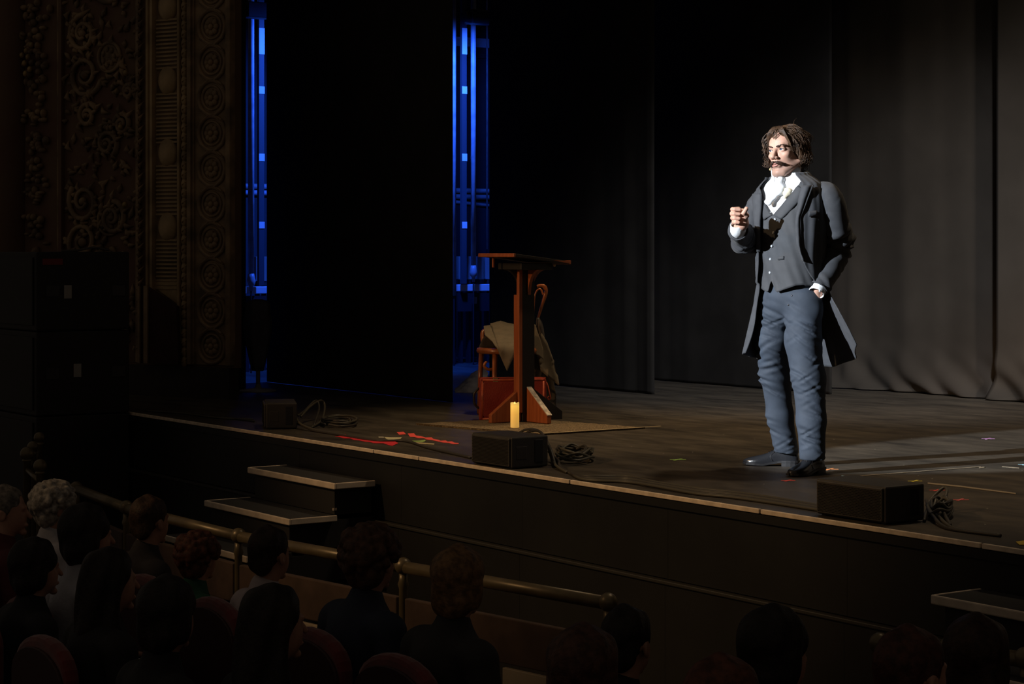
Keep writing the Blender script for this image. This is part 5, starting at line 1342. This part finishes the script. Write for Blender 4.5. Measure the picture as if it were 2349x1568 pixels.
while cnt < 2300:
    a = rg.uniform(0, 2 * math.pi); el = math.asin(rg.uniform(-0.75, 1.0))
    n_ = np.array([math.cos(el) * math.cos(a), math.cos(el) * math.sin(a), math.sin(el)])
    p = ec + er * n_
    if p[1] < -0.045 and p[2] < 0.082: continue
    if p[1] < -0.01 and p[2] < 0.02: continue
    side = 1 if p[0] > -0.012 else -1
    clump = math.floor(a * 4.5) + 13 * math.floor(el * 5)             # neighbours share a wave
    rc = random.Random(clump)
    fl_ = np.array([side * (0.9 if p[2] > 0.05 else 0.10), 0.30 if p[1] > -0.05 else 0.20, -0.15 if p[2] > 0.08 else -0.9])
    ln = rg.uniform(0.045, 0.085) * (1.0 if p[1] > 0.0 else 1.05)
    v = fl_ + n_ * 0.40 + np.array([rc.gauss(0, .35), rc.gauss(0, .30), rc.gauss(0, .25)]) + np.array([rg.gauss(0, .12), rg.gauss(0, .12), rg.gauss(0, .10)])
    pts = [p.copy()]; q = p.copy(); w0 = rc.uniform(0, 6.28); curl = rc.uniform(0.3, 1.5); bad = False
    for s_ in range(8):
        v = v / np.linalg.norm(v); v = v + np.array([0, -0.02, -0.20]) - 0.10 * n_ + curl * 0.5 * (s_ / 7) ** 1.2 * np.array([math.cos(w0 + 1.2 * s_), math.sin(w0 + 1.2 * s_) * 0.7, 0.7 * math.sin(w0 + 1.2 * s_)])
        q = q + v / np.linalg.norm(v) * ln / 8
        e = (q - ec) / (er + 0.004); r_ = np.linalg.norm(e)
        if r_ < 1.0 and q[2] > -0.03: q = ec + (er + 0.004) * e / r_
        if q[2] <= -0.03:                                   # keep off the jaw and neck
            h_ = math.hypot(q[0], q[1] - 0.015)
            if h_ < 0.074: q[0] *= 0.074 / max(h_, 1e-3); q[1] = 0.015 + (q[1] - 0.015) * 0.074 / max(h_, 1e-3)
        if q[1] < -0.048 and q[2] < 0.055 and abs(q[0]) < 0.070: bad = True
        if q[1] < -0.012 and q[2] < -0.035: bad = True
        pts.append(q.copy())
    if bad: continue
    cnt += 1; r0 = rg.uniform(0.0010, 0.0022)
    mb.tube(pts, [r0 * (0.6 if i == 0 else 1.0 - 0.85 * (i / 8) ** 1.5) for i in range(9)], 4)
# fringe falling over the forehead
for (x0, x1, x2, z2, r0) in [(-0.012, -0.032, -0.048, 0.048, .0042), (-0.010, -0.034, -0.053, 0.036, .0046), (-0.016, -0.040, -0.057, 0.022, .0042), (-0.006, -0.022, -0.034, 0.056, .003), (-0.02, -0.045, -0.060, 0.030, .0045), (0.004, 0.006, -0.006, 0.052, .0018), (0.012, 0.016, 0.006, 0.046, .0016), (0.000, 0.022, 0.044, 0.060, .0042), (0.004, 0.030, 0.054, 0.046, .0045), (0.006, 0.036, 0.060, 0.030, .0045), (0.01, 0.042, 0.064, 0.012, .0045), (-0.014, -0.03, -0.04, 0.062, .004), (0.018, 0.034, 0.046, 0.062, .004), (-0.002, -0.012, -0.020, 0.060, .003)]:
    for k in range(9):
        j_ = rg.uniform(-.006, .006)
        tuft(mb, [(x0 + j_, -0.060 + j_, 0.118), (x1 + j_, -0.094 + abs(x1) * .25, 0.090 + j_), (x2 + j_, -0.096 + abs(x2) * .55, z2 + 0.014), (x2 * 1.06 - j_, -0.090 + abs(x2) * .60, z2 + 2.5 * j_)], r0 * 0.42, 0.0006)
for s_, side_n in ((-1, 60), (1, 34)):                       # side locks curling out below the ears
    for k in range(side_n):
        y0 = rg.uniform(-0.022, 0.06); z0 = rg.uniform(-0.02, 0.04); o_ = rg.uniform(0.006, 0.030 if s_ < 0 else 0.022); zc = rg.uniform(-0.075, -0.035)
        tuft(mb, [(s_ * 0.082, y0, z0), (s_ * (0.090 + o_ * .2), y0 - 0.004, zc + 0.035), (s_ * (0.086 + o_ * .5), y0 - .01, zc), (s_ * (0.092 + o_ * 1.1), y0 - .016, zc - 0.006 + rg.uniform(0, .02)), (s_ * (0.094 + o_ * 1.0), y0 - .014, zc + 0.018)], 0.0022, 0.0006)
for k in range(70):                                          # fuller waves on his right side
    y0 = rg.uniform(-0.03, 0.05); z0 = rg.uniform(0.04, 0.10); o_ = rg.uniform(0.006, 0.024)
    tuft(mb, [(-0.070, y0, z0 + 0.01), (-0.086 - o_ * .6, y0 - 0.01, z0 - 0.005), (-0.090 - o_, y0 - .016, z0 - 0.035), (-0.088 - o_ * 0.4, y0 - .02, z0 - 0.062), (-0.094 - o_ * 0.8, y0 - .022, z0 - 0.078)], 0.0024, 0.0007)
hobj('locks', mb, M_hair, hair)
# headset microphone
mic = hobj('microphone', MB().ball((-0.052, -0.070, -0.085), (0.005, 0.005, 0.006), 10, 8), mat('tan_mic', (0.62, 0.45, 0.22), 0.4))
hobj('boom', MB().tube(smooth_path([(-0.053, -0.068, -0.084), (-0.064, -0.035, -0.055), (-0.074, 0.0, -0.02)], 10), 0.001, 5), mat('tan_mic', (0.6, 0.45, 0.25)), mic)

# ------------------------------------------------------------------ cravat and collar
f = Field((-0.20, -0.21, 1.36), (0.10, 0.14, 1.62), 0.0045)
nc = np.array([-0.028, -0.004])
for z, r in ((1.520, 0.076), (1.540, 0.073), (1.560, 0.071)):
    n = 20
    for k in range(n):
        a0, a1 = 2 * np.pi * k / n, 2 * np.pi * (k + 1) / n
        front = lambda a: -0.012 * max(0, math.cos(a - math.atan2(tf[1], tf[0])))
        f.cone((nc[0] + r * math.cos(a0), nc[1] + r * math.sin(a0), z + front(a0)), (nc[0] + r * math.cos(a1), nc[1] + r * math.sin(a1), z + front(a1)), 0.013, 0.013, 0.006)
kn = Mp(1790, 438, -0.115); f.ell(tuple(kn), (0.022, 0.020, 0.020), 0.012)
f.cone(tuple(kn), tuple(kn + [0.0, 0.022, 0.05]), 0.022, 0.026, 0.02)
e1 = Mp(1762, 462, -0.108); f.cone(tuple(kn + [-0.012, -0.006, -0.004]), tuple(e1), 0.013, 0.020, 0.010, flat=(np.array([0.35, 0.93, 0.0]), 1.5))
f.warp(lambda X, Y, Z: 0.0022 * np.sin(150 * Z + 60 * X + 40 * Y) + 0.0018 * np.sin(110 * X - 90 * Z))
crv = f.build('cravat', M_white, man, 1)
f = Field((-0.12, -0.19, 1.40), (0.04, -0.05, 1.54), 0.004)
e2 = Mp(1807, 441, -0.136); f.cone(tuple(kn + [0.012, -0.004, 0.0]), tuple(e2), 0.013, 0.024, 0.01, flat=(np.array([0.2, 0.98, 0.0]), 1.4)); f.ell(tuple(e2 + [-0.010, -0.006, -0.016]), (0.017, 0.013, 0.017), 0.006)
f.warp(lambda X, Y, Z: 0.003 * np.sin(190 * Z + 80 * X))
f.build('bow_lobe', M_ivory, crv, 1)
# standing collar wings
for s_, tip in ((-1, Mp(1771, 404, -0.085)), (1, Mp(1832, 398, -0.05))):
    g = []
    a_f = math.atan2(tf[1], tf[0])
    for q in np.linspace(0, 1, 10):
        a = a_f + (0.18 + 1.5 * q) * (1 if s_ > 0 else -1)
        zt = (1.592 if s_ < 0 else 1.598) + (0.016 * math.sin(q * 3.1))
        r = 0.080 + 0.012 * (1 - q)
        g.append([(nc[0] + (r - 0.006 + 0.010 * h_) * math.cos(a), nc[1] + (r - 0.006 + 0.010 * h_) * math.sin(a), 1.53 + (zt - 1.53) * h_) for h_ in np.linspace(0, 1, 6)])
    sheet('collar_wing', np.array(g), M_white, 0.003)
# ================================================================== orchestra rail
M_brass = mat('dull_brass', (0.16, 0.125, 0.07), 0.38, metal=0.35, var=0.2, vscale=8)
M_band = mat('dark_brown_velvet', (0.075, 0.045, 0.032), 0.85, var=0.2)
M_panel = mat('cream_panel_paint', (0.42, 0.34, 0.24), 0.7, var=0.1, vscale=3)
M_frame = mat('rail_frame_brown', (0.04, 0.025, 0.018), 0.6)
def railing(pts, label, closed_end=True):
    P = [floor_pt(px, py, 0.9) for px, py in pts]; o0 = P[0]
    t = thing('orchestra_rail', label, 'railing', (o0[0], o0[1], 0), 0, 'brass orchestra rails')
    Q = [(p[0] - o0[0], p[1] - o0[1]) for p in P]
    for q in Q:
        po = MB().lathe([(0.030, 0.0), (0.030, 0.02), (0.020, 0.03), (0.020, 0.80), (0.026, 0.82), (0.020, 0.84), (0.020, 0.87)], (q[0], q[1], 0), 14).build('post', M_brass, t, True)
        MB().ball((q[0], q[1], 0.905), 0.040, 16, 10).build('ball', M_brass, po, True)
    for a, b in zip(Q[:-1], Q[1:]):
        MB().tube([(a[0], a[1], 0.90), (b[0], b[1], 0.90)], 0.029, 14).build('handrail', M_brass, t, True)
        ang = math.atan2(b[1] - a[1], b[0] - a[0]); L = math.hypot(b[0] - a[0], b[1] - a[1]); c = ((a[0] + b[0]) / 2, (a[1] + b[1]) / 2)
        MB().box((c[0], c[1], 0.66), (L - 0.06, 0.035, 0.20), ang).build('upper_band', M_band, t, False, 0.006)
        n = max(1, int(L / 0.45))
        for k in range(n):
            u = (k + 0.5) / n; MB().box((a[0] + (b[0] - a[0]) * u, a[1] + (b[1] - a[1]) * u, 0.31), (L / n - 0.05, 0.02, 0.46), ang).build('panel', M_panel, t, False, 0.004)
        MB().box((c[0], c[1], 0.04), (L - 0.06, 0.04, 0.08), ang).build('bottom_bar', M_frame, t)
    return t
railing([(175, 1120), (290, 1165), (547, 1230), (925, 1300), (1395, 1383)], 'long brass orchestra rail with ball posts and cream panels behind the audience heads')
railing([(2018, 1478), (2175, 1490), (2352, 1512)], 'short brass rail piece with ball post in the bottom right corner')
t = thing('stair_rail', 'cluster of small brass ball posts at the far left above the audience', 'railing', (*at(75, 1100, 13.0)[:2], 0))
o0 = np.array(t.location)
prev = None
for px, py, dp, r in ((90, 1003, 13.5, 0.036), (75, 1024, 13.2, 0.036), (62, 1040, 12.9, 0.044), (92, 1068, 12.6, 0.042)):
    p = at(px, py, dp); q = (p[0] - o0[0], p[1] - o0[1], p[2])
    po = MB().lathe([(0.030, 0.0), (0.024, 0.03), (0.024, q[2] - 0.05), (0.032, q[2] - 0.045), (0.024, q[2] - 0.03)], (q[0], q[1], 0), 12).build('post', M_brass, t, True)
    MB().ball(q, r, 14, 10).build('ball', M_brass, po, True)
    if prev: MB().tube([(prev[0], prev[1], prev[2] - 0.10), (q[0], q[1], q[2] - 0.10)], 0.016, 8).build('handrail', M_brass, t, True)
    prev = q

# ================================================================== seats
M_velvet = mat('red_seat_velvet', (0.13, 0.010, 0.010), 0.85, sheen=0.4, var=0.2, vscale=12)
M_seatback = mat('seat_back_shell', (0.035, 0.008, 0.008), 0.6)
M_iron = mat('seat_iron', (0.02, 0.018, 0.016), 0.5)
def arch(w_, h_, rise, n=12):
    return [(-w_ / 2, 0.0), (w_ / 2, 0.0)] + [(w_ / 2 * math.cos(a), h_ - rise + rise * math.sin(a)) for a in np.linspace(0.05, math.pi - 0.05, n)]
seat_proto = thing('theatre_seat', 'x', 'seat')
MB().prism(arch(0.50, 0.60, 0.13), -0.27, -0.21).build('backrest', M_velvet, seat_proto, False, 0.02).location = (0, 0, 0.33)
MB().prism(arch(0.48, 0.55, 0.12), -0.285, -0.272).build('back_shell', M_seatback, seat_proto, False, 0.004).location = (0, 0, 0.34)
MB().bx(-0.23, 0.23, -0.21, 0.24, 0.36, 0.45).build('cushion', M_velvet, seat_proto, False, 0.03)
for s_ in (-1, 1):
    MB().bx(s_ * 0.245 - 0.025, s_ * 0.245 + 0.025, -0.24, 0.12, 0.60, 0.635).build('armrest', mat('armrest_wood', (0.05, 0.025, 0.015), 0.4), seat_proto, False, 0.008)
    MB().bx(s_ * 0.245 - 0.018, s_ * 0.245 + 0.018, -0.22, 0.06, 0.0, 0.60).build('side_frame', M_iron, seat_proto, False, 0.004)
seat_used = [False]
def seat(x, y, rz, label):
    o = seat_proto if not seat_used[0] else copy_tree(seat_proto); seat_used[0] = True
    o.location = (x, y, 0); o.rotation_euler = (0, 0, rz); tag(o, label, 'seat', 'red velvet theatre seats'); return o

# ================================================================== people, seated, seen from behind
def build_body(head_yaw):
    f = Field((-0.30, -0.20, 0.40), (0.30, 0.42, 1.29), 0.0055)
    T = Xf((0, 0.02, 1.145), math.pi + head_yaw, 0, 0, 1.0)                # head frame faces -y, people face +y
    f.cone((0, -0.03, 0.52), (0, -0.03, 0.88), 0.09, 0.10, 0.03); f.cone((-0.12, -0.03, 0.93), (0.12, -0.03, 0.93), 0.045, 0.045, 0.06)
    f.cone((0, -0.02, 0.95), (0, 0.01, 1.09), 0.055, 0.052, 0.03)
    for s_ in (-1, 1):
        f.chain([(s_ * 0.17, -0.03, 0.90), (s_ * 0.23, -0.02, 0.64), (s_ * 0.14, 0.20, 0.60)], [0.04, 0.035, 0.026], 0.03, 0.02)
        f.cone((s_ * 0.14, 0.20, 0.60), (s_ * 0.10, 0.27, 0.60), 0.028, 0.032, 0.015)
        for k in range(4): f.chain([(s_ * (0.125 - 0.018 * k), 0.285 + 0.004 * k, 0.603), (s_ * (0.110 - 0.018 * k), 0.325 + 0.006 * (k in (1, 2)), 0.600), (s_ * (0.105 - 0.018 * k), 0.350, 0.585)], [0.0095, 0.009, 0.008], 0.006)
        f.chain([(s_ * 0.085, 0.25, 0.61), (s_ * 0.055, 0.28, 0.615), (s_ * 0.045, 0.305, 0.61)], [0.012, 0.011, 0.009], 0.008)
    f.ell((0, 0.014, 0.030), (0.0745, 0.095, 0.084), 0.012, T=T); f.ell((0, -0.030, -0.030), (0.062, 0.064, 0.086), 0.02, T=T)
    f.ell((0, -0.076, -0.104), (0.022, 0.018, 0.016), 0.014, T=T); f.cone((0, -0.086, 0.008), (0, -0.112, -0.031), 0.009, 0.011, 0.008, T=T)
    f.cone((-0.03, -0.080, 0.017), (0.03, -0.080, 0.017), 0.011, 0.011, 0.012, T=T); f.ell((0, -0.088, -0.068), (0.022, 0.014, 0.010), 0.008, T=T)
    for s_ in (-1, 1):
        f.ell((s_ * 0.0315, -0.095, 0.0), (0.017, 0.012, 0.009), 0.008, 'sub', T=T)
        f.ell((s_ * 0.076, 0.014, -0.012), (0.010, 0.019, 0.032), 0.005, T=T); f.ell((s_ * 0.086, 0.010, -0.008), (0.006, 0.010, 0.018), 0.004, 'sub', T=T)
    V, Q = f.mesh(); return mesh_np('body', relax(V, Q), Q)
BODY = {k: build_body(R(a)) for k, a in (('ahead', 0), ('right', -28), ('left', 24))}
def build_shirt(w_):
    f = Field((-0.33, -0.22, 0.42), (0.33, 0.32, 1.06), 0.010)
    f.cone((0, -0.03, 0.50), (0, -0.03, 0.84), 0.135 * w_, 0.14 * w_, 0.04, flat=(np.array([0, 1, 0]), 1.12)); f.cone((-0.145 * w_, -0.03, 0.915), (0.145 * w_, -0.03, 0.915), 0.062, 0.062, 0.07)
    f.cone((0, -0.02, 0.93), (0, -0.012, 1.005), 0.075, 0.066, 0.04)
    for s_ in (-1, 1): f.chain([(s_ * 0.18 * w_, -0.03, 0.90), (s_ * 0.24, -0.02, 0.64), (s_ * 0.15, 0.18, 0.60)], [0.066, 0.054, 0.040], 0.03, 0.02)
    f.warp(lambda X, Y, Z: 0.004 * np.sin(30 * Z + 22 * X) * np.sin(17 * X - 12 * Z))
    V, Q = f.mesh(); return mesh_np('shirt', relax(V, Q), Q)
SHIRT = {'wide': build_shirt(1.08), 'slim': build_shirt(0.92)}
def build_trousers():
    f = Field((-0.26, -0.24, 0.0), (0.26, 0.62, 0.62), 0.012)
    f.ell((0, -0.03, 0.52), (0.17, 0.13, 0.09), 0.03)
    for s_ in (-1, 1):
        f.chain([(s_ * 0.09, 0.0, 0.53), (s_ * 0.11, 0.40, 0.52), (s_ * 0.11, 0.42, 0.10)], [0.085, 0.065, 0.05], 0.03, 0.02); f.cone((s_ * 0.11, 0.40, 0.045), (s_ * 0.12, 0.58, 0.04), 0.042, 0.036, 0.02)
    V, Q = f.mesh(); return mesh_np('trousers', V, Q)
TROU = build_trousers()
def build_hair(kind, seed):
    rg = random.Random(seed); f = Field((-0.19, -0.15, -0.34), (0.19, 0.22, 0.22), 0.0065)
    if kind == 'short':
        f.ell((0, 0.020, 0.040), (0.082, 0.100, 0.090), 0.01); f.ell((0, 0.070, -0.035), (0.066, 0.038, 0.050), 0.03)
        for s_ in (-1, 1): f.ell((s_ * 0.068, 0.005, 0.020), (0.014, 0.030, 0.036), 0.01)
    elif kind == 'full':
        f.ell((0, 0.020, 0.045), (0.094, 0.110, 0.098), 0.01); f.ell((0, 0.055, -0.045), (0.088, 0.060, 0.075), 0.03)
        for s_ in (-1, 1): f.ell((s_ * 0.078, 0.020, -0.015), (0.022, 0.045, 0.070), 0.015)
    elif kind == 'curly':
        f.ell((0, 0.022, 0.045), (0.092, 0.108, 0.096), 0.01); f.ell((0, 0.060, -0.035), (0.086, 0.060, 0.070), 0.03)
        for k in range(150):
            a, e = rg.uniform(0, 6.28), math.asin(rg.uniform(-0.6, 1)); n_ = (math.cos(e) * math.cos(a), math.cos(e) * math.sin(a), math.sin(e))
            f.ell((0.100 * n_[0], 0.024 + 0.112 * n_[1], 0.035 + 0.098 * n_[2]), [rg.uniform(0.014, 0.024)] * 3, 0.006)
    elif kind == 'long':
        f.ell((0, 0.020, 0.045), (0.090, 0.106, 0.094), 0.01); f.cone((0, 0.050, -0.02), (0, 0.075, -0.24), 0.088, 0.080, 0.03)
        for s_ in (-1, 1): f.cone((s_ * 0.072, 0.02, 0.02), (s_ * 0.085, 0.03, -0.17), 0.026, 0.030, 0.02)
    elif kind == 'bun':
        f.ell((0, 0.020, 0.042), (0.084, 0.102, 0.092), 0.01); f.ell((0, 0.065, -0.030), (0.070, 0.045, 0.055), 0.03); f.ell((0.0, 0.115, 0.05), (0.042, 0.040, 0.040), 0.01)
    f.ell((0, -0.105, -0.035), (0.070, 0.090, 0.110), 0.012, 'sub')
    f.warp(lambda X, Y, Z: 0.003 * np.sin(75 * X + 20 * Z + seed) + 0.0025 * np.sin(85 * Y + 25 * Z + 30 * X))
    V, Q = f.mesh(); return mesh_np('hair', V, Q)
HAIR = {k: build_hair(k, i + 1) for i, k in enumerate(('short', 'full', 'curly', 'long', 'bun'))}
M_askin = mat('audience_skin', (0.42, 0.22, 0.15), 0.55, var=0.12, vscale=20)
def cloth_mat(c): return mat('shirt_%.3f_%.3f_%.3f' % c, c, 0.85, var=0.15, vscale=10, bump=0.2, bscale=60)
def hair_mat(c): return mat('hair_%.3f_%.3f_%.3f' % c, c, 0.6, var=0.45, vscale=40, spec=0.3, bump=0.3, bscale=90)
def spectator(px, py, Y, label, hair, hc, sc_, look='ahead', build='wide', slab=None, lift=0.0, seat_on=True):
    p = on_Y(px, py, Y); k = min(1.1, max(0.86, p[2] / 1.275)); dz = p[2] - 1.275 * k
    fx = -0.10 * (p[0] - 0.9)                               # everybody leans the look towards the actor a little
    rz = math.atan2(-fx, 3.2) * 0.6
    t = thing('person', label, 'person', (p[0], Y, 0.0 + dz * 0), rz, 'seated audience')
    kz = p[2] / 1.275
    def add(name, me, m, share_mesh=False):
        me2 = me if share_mesh else me.copy(); o = obj(name, me2, m, t); o.scale = (k, k, kz); return o
    add('body', BODY[look], M_askin, True); add('shirt', SHIRT[build], cloth_mat(sc_)); add('trousers', TROU, cloth_mat((0.02, 0.02, 0.025)), True)
    ya = {'ahead': 0, 'right': -28, 'left': 24}[look]
    h = obj('hair', HAIR[hair].copy(), hair_mat(hc), t); h.location = (0, 0.02 * k, 1.145 * kz); h.rotation_euler = (0, 0, math.pi + R(ya)); h.scale = (k, k, kz)
    if seat_on and slab: seat(p[0], Y, rz * 0.5, slab)
    return t, h
BK = (0.015, 0.011, 0.009); DB = (0.045, 0.024, 0.014); LB = (0.16, 0.085, 0.04); GR = (0.34, 0.31, 0.27); AU = (0.10, 0.035, 0.02)
spectator(8, 1112, -2.60, 'grey-haired spectator in a dark red top cut by the left picture edge', 'short', (0.16, 0.14, 0.12), (0.09, 0.015, 0.015), 'right', slab='red seat of the spectator at the left picture edge')
spectator(122, 1106, -2.25, 'spectator with wild curly grey hair and a white shirt collar', 'curly', GR, (0.55, 0.53, 0.56), 'ahead', 'slim', 'red seat of the curly grey-haired spectator')
spectator(192, 1160, -2.74, 'dark-haired spectator close in front of the curly grey head', 'full', BK, (0.42, 0.42, 0.46), 'ahead', 'slim', 'red seat right of the left-edge spectator')
spectator(338, 1134, -2.10, 'tall dark-haired spectator against the brass rail with ear showing', 'short', DB, (0.035, 0.030, 0.030), 'left', 'wide', 'red seat nearest the left end of the brass rail')
spectator(75, 1238, -3.02, 'large dark silhouette of a spectator in the bottom left corner', 'full', BK, (0.012, 0.012, 0.014), 'ahead', 'wide', 'red seat in the bottom left corner')
spectator(245, 1258, -3.02, 'long-haired dark spectator second from the bottom left corner', 'long', BK, (0.014, 0.013, 0.013), 'ahead', 'wide', 'red seat second from the bottom left corner')
spectator(450, 1222, -2.10, 'spectator with reddish curly hair and a green top', 'curly', AU, (0.02, 0.10, 0.055), 'left', 'slim', 'red seat of the spectator in green')
spectator(612, 1204, -2.12, 'spectator with short black hair and white collar in front of the rail', 'short', (0.022, 0.012, 0.010), (0.50, 0.42, 0.42), 'left', 'slim', 'red seat of the white-collared spectator')
spectator(376, 1326, -3.22, 'black-haired spectator low between the long-haired one and the front head', 'full', BK, (0.012, 0.012, 0.012), 'left', 'slim', 'red seat third from the bottom left corner')
spectator(620, 1342, -3.02, 'big black rounded head with long hair in front of the white collar', 'long', BK, (0.012, 0.011, 0.012), 'ahead', 'slim', 'red seat under the big black rounded head')
spectator(845, 1206, -2.12, 'spectator with tousled brown hair and a dark blue shirt', 'curly', (0.085, 0.042, 0.022), (0.022, 0.030, 0.055), 'left', 'wide', 'red seat of the spectator in dark blue')
spectator(1045, 1256, -2.12, 'spectator with sandy blond hair and a dark jacket', 'full', (0.19, 0.105, 0.045), (0.028, 0.026, 0.026), 'left', 'wide', 'red seat of the sandy blond spectator')
spectator(1330, 1440, -2.80, 'brown-haired head at the bottom edge left of the rail end', 'full', (0.075, 0.035, 0.022), (0.03, 0.02, 0.02), 'left', 'slim', 'red seat at the bottom edge below the rail end')
spectator(1430, 1386, -2.12, 'black round head overlapping the right end of the long brass rail', 'short', BK, (0.02, 0.018, 0.018), 'left', 'slim', 'red seat at the right end of the long brass rail')
spectator(1770, 1396, -2.12, 'black-haired head alone before the dark stage front', 'full', BK, (0.03, 0.045, 0.075), 'ahead', 'slim', 'red seat below the lone black-haired head')
spectator(1655, 1500, -2.80, 'top of a reddish brown head at the bottom edge', 'short', AU, (0.05, 0.015, 0.015), 'ahead', 'slim', 'red seat at the bottom edge below the reddish head')
spectator(2085, 1434, -2.12, 'auburn-haired head beside the short rail in the bottom right', 'short', (0.065, 0.024, 0.016), (0.05, 0.02, 0.02), 'ahead', 'slim', 'red seat of the auburn-haired head')
spectator(2232, 1416, -1.62, 'dark-haired head in front of the right stairs', 'full', (0.035, 0.018, 0.012), (0.02, 0.015, 0.014), 'left', 'slim', 'red seat in front of the right stairs')
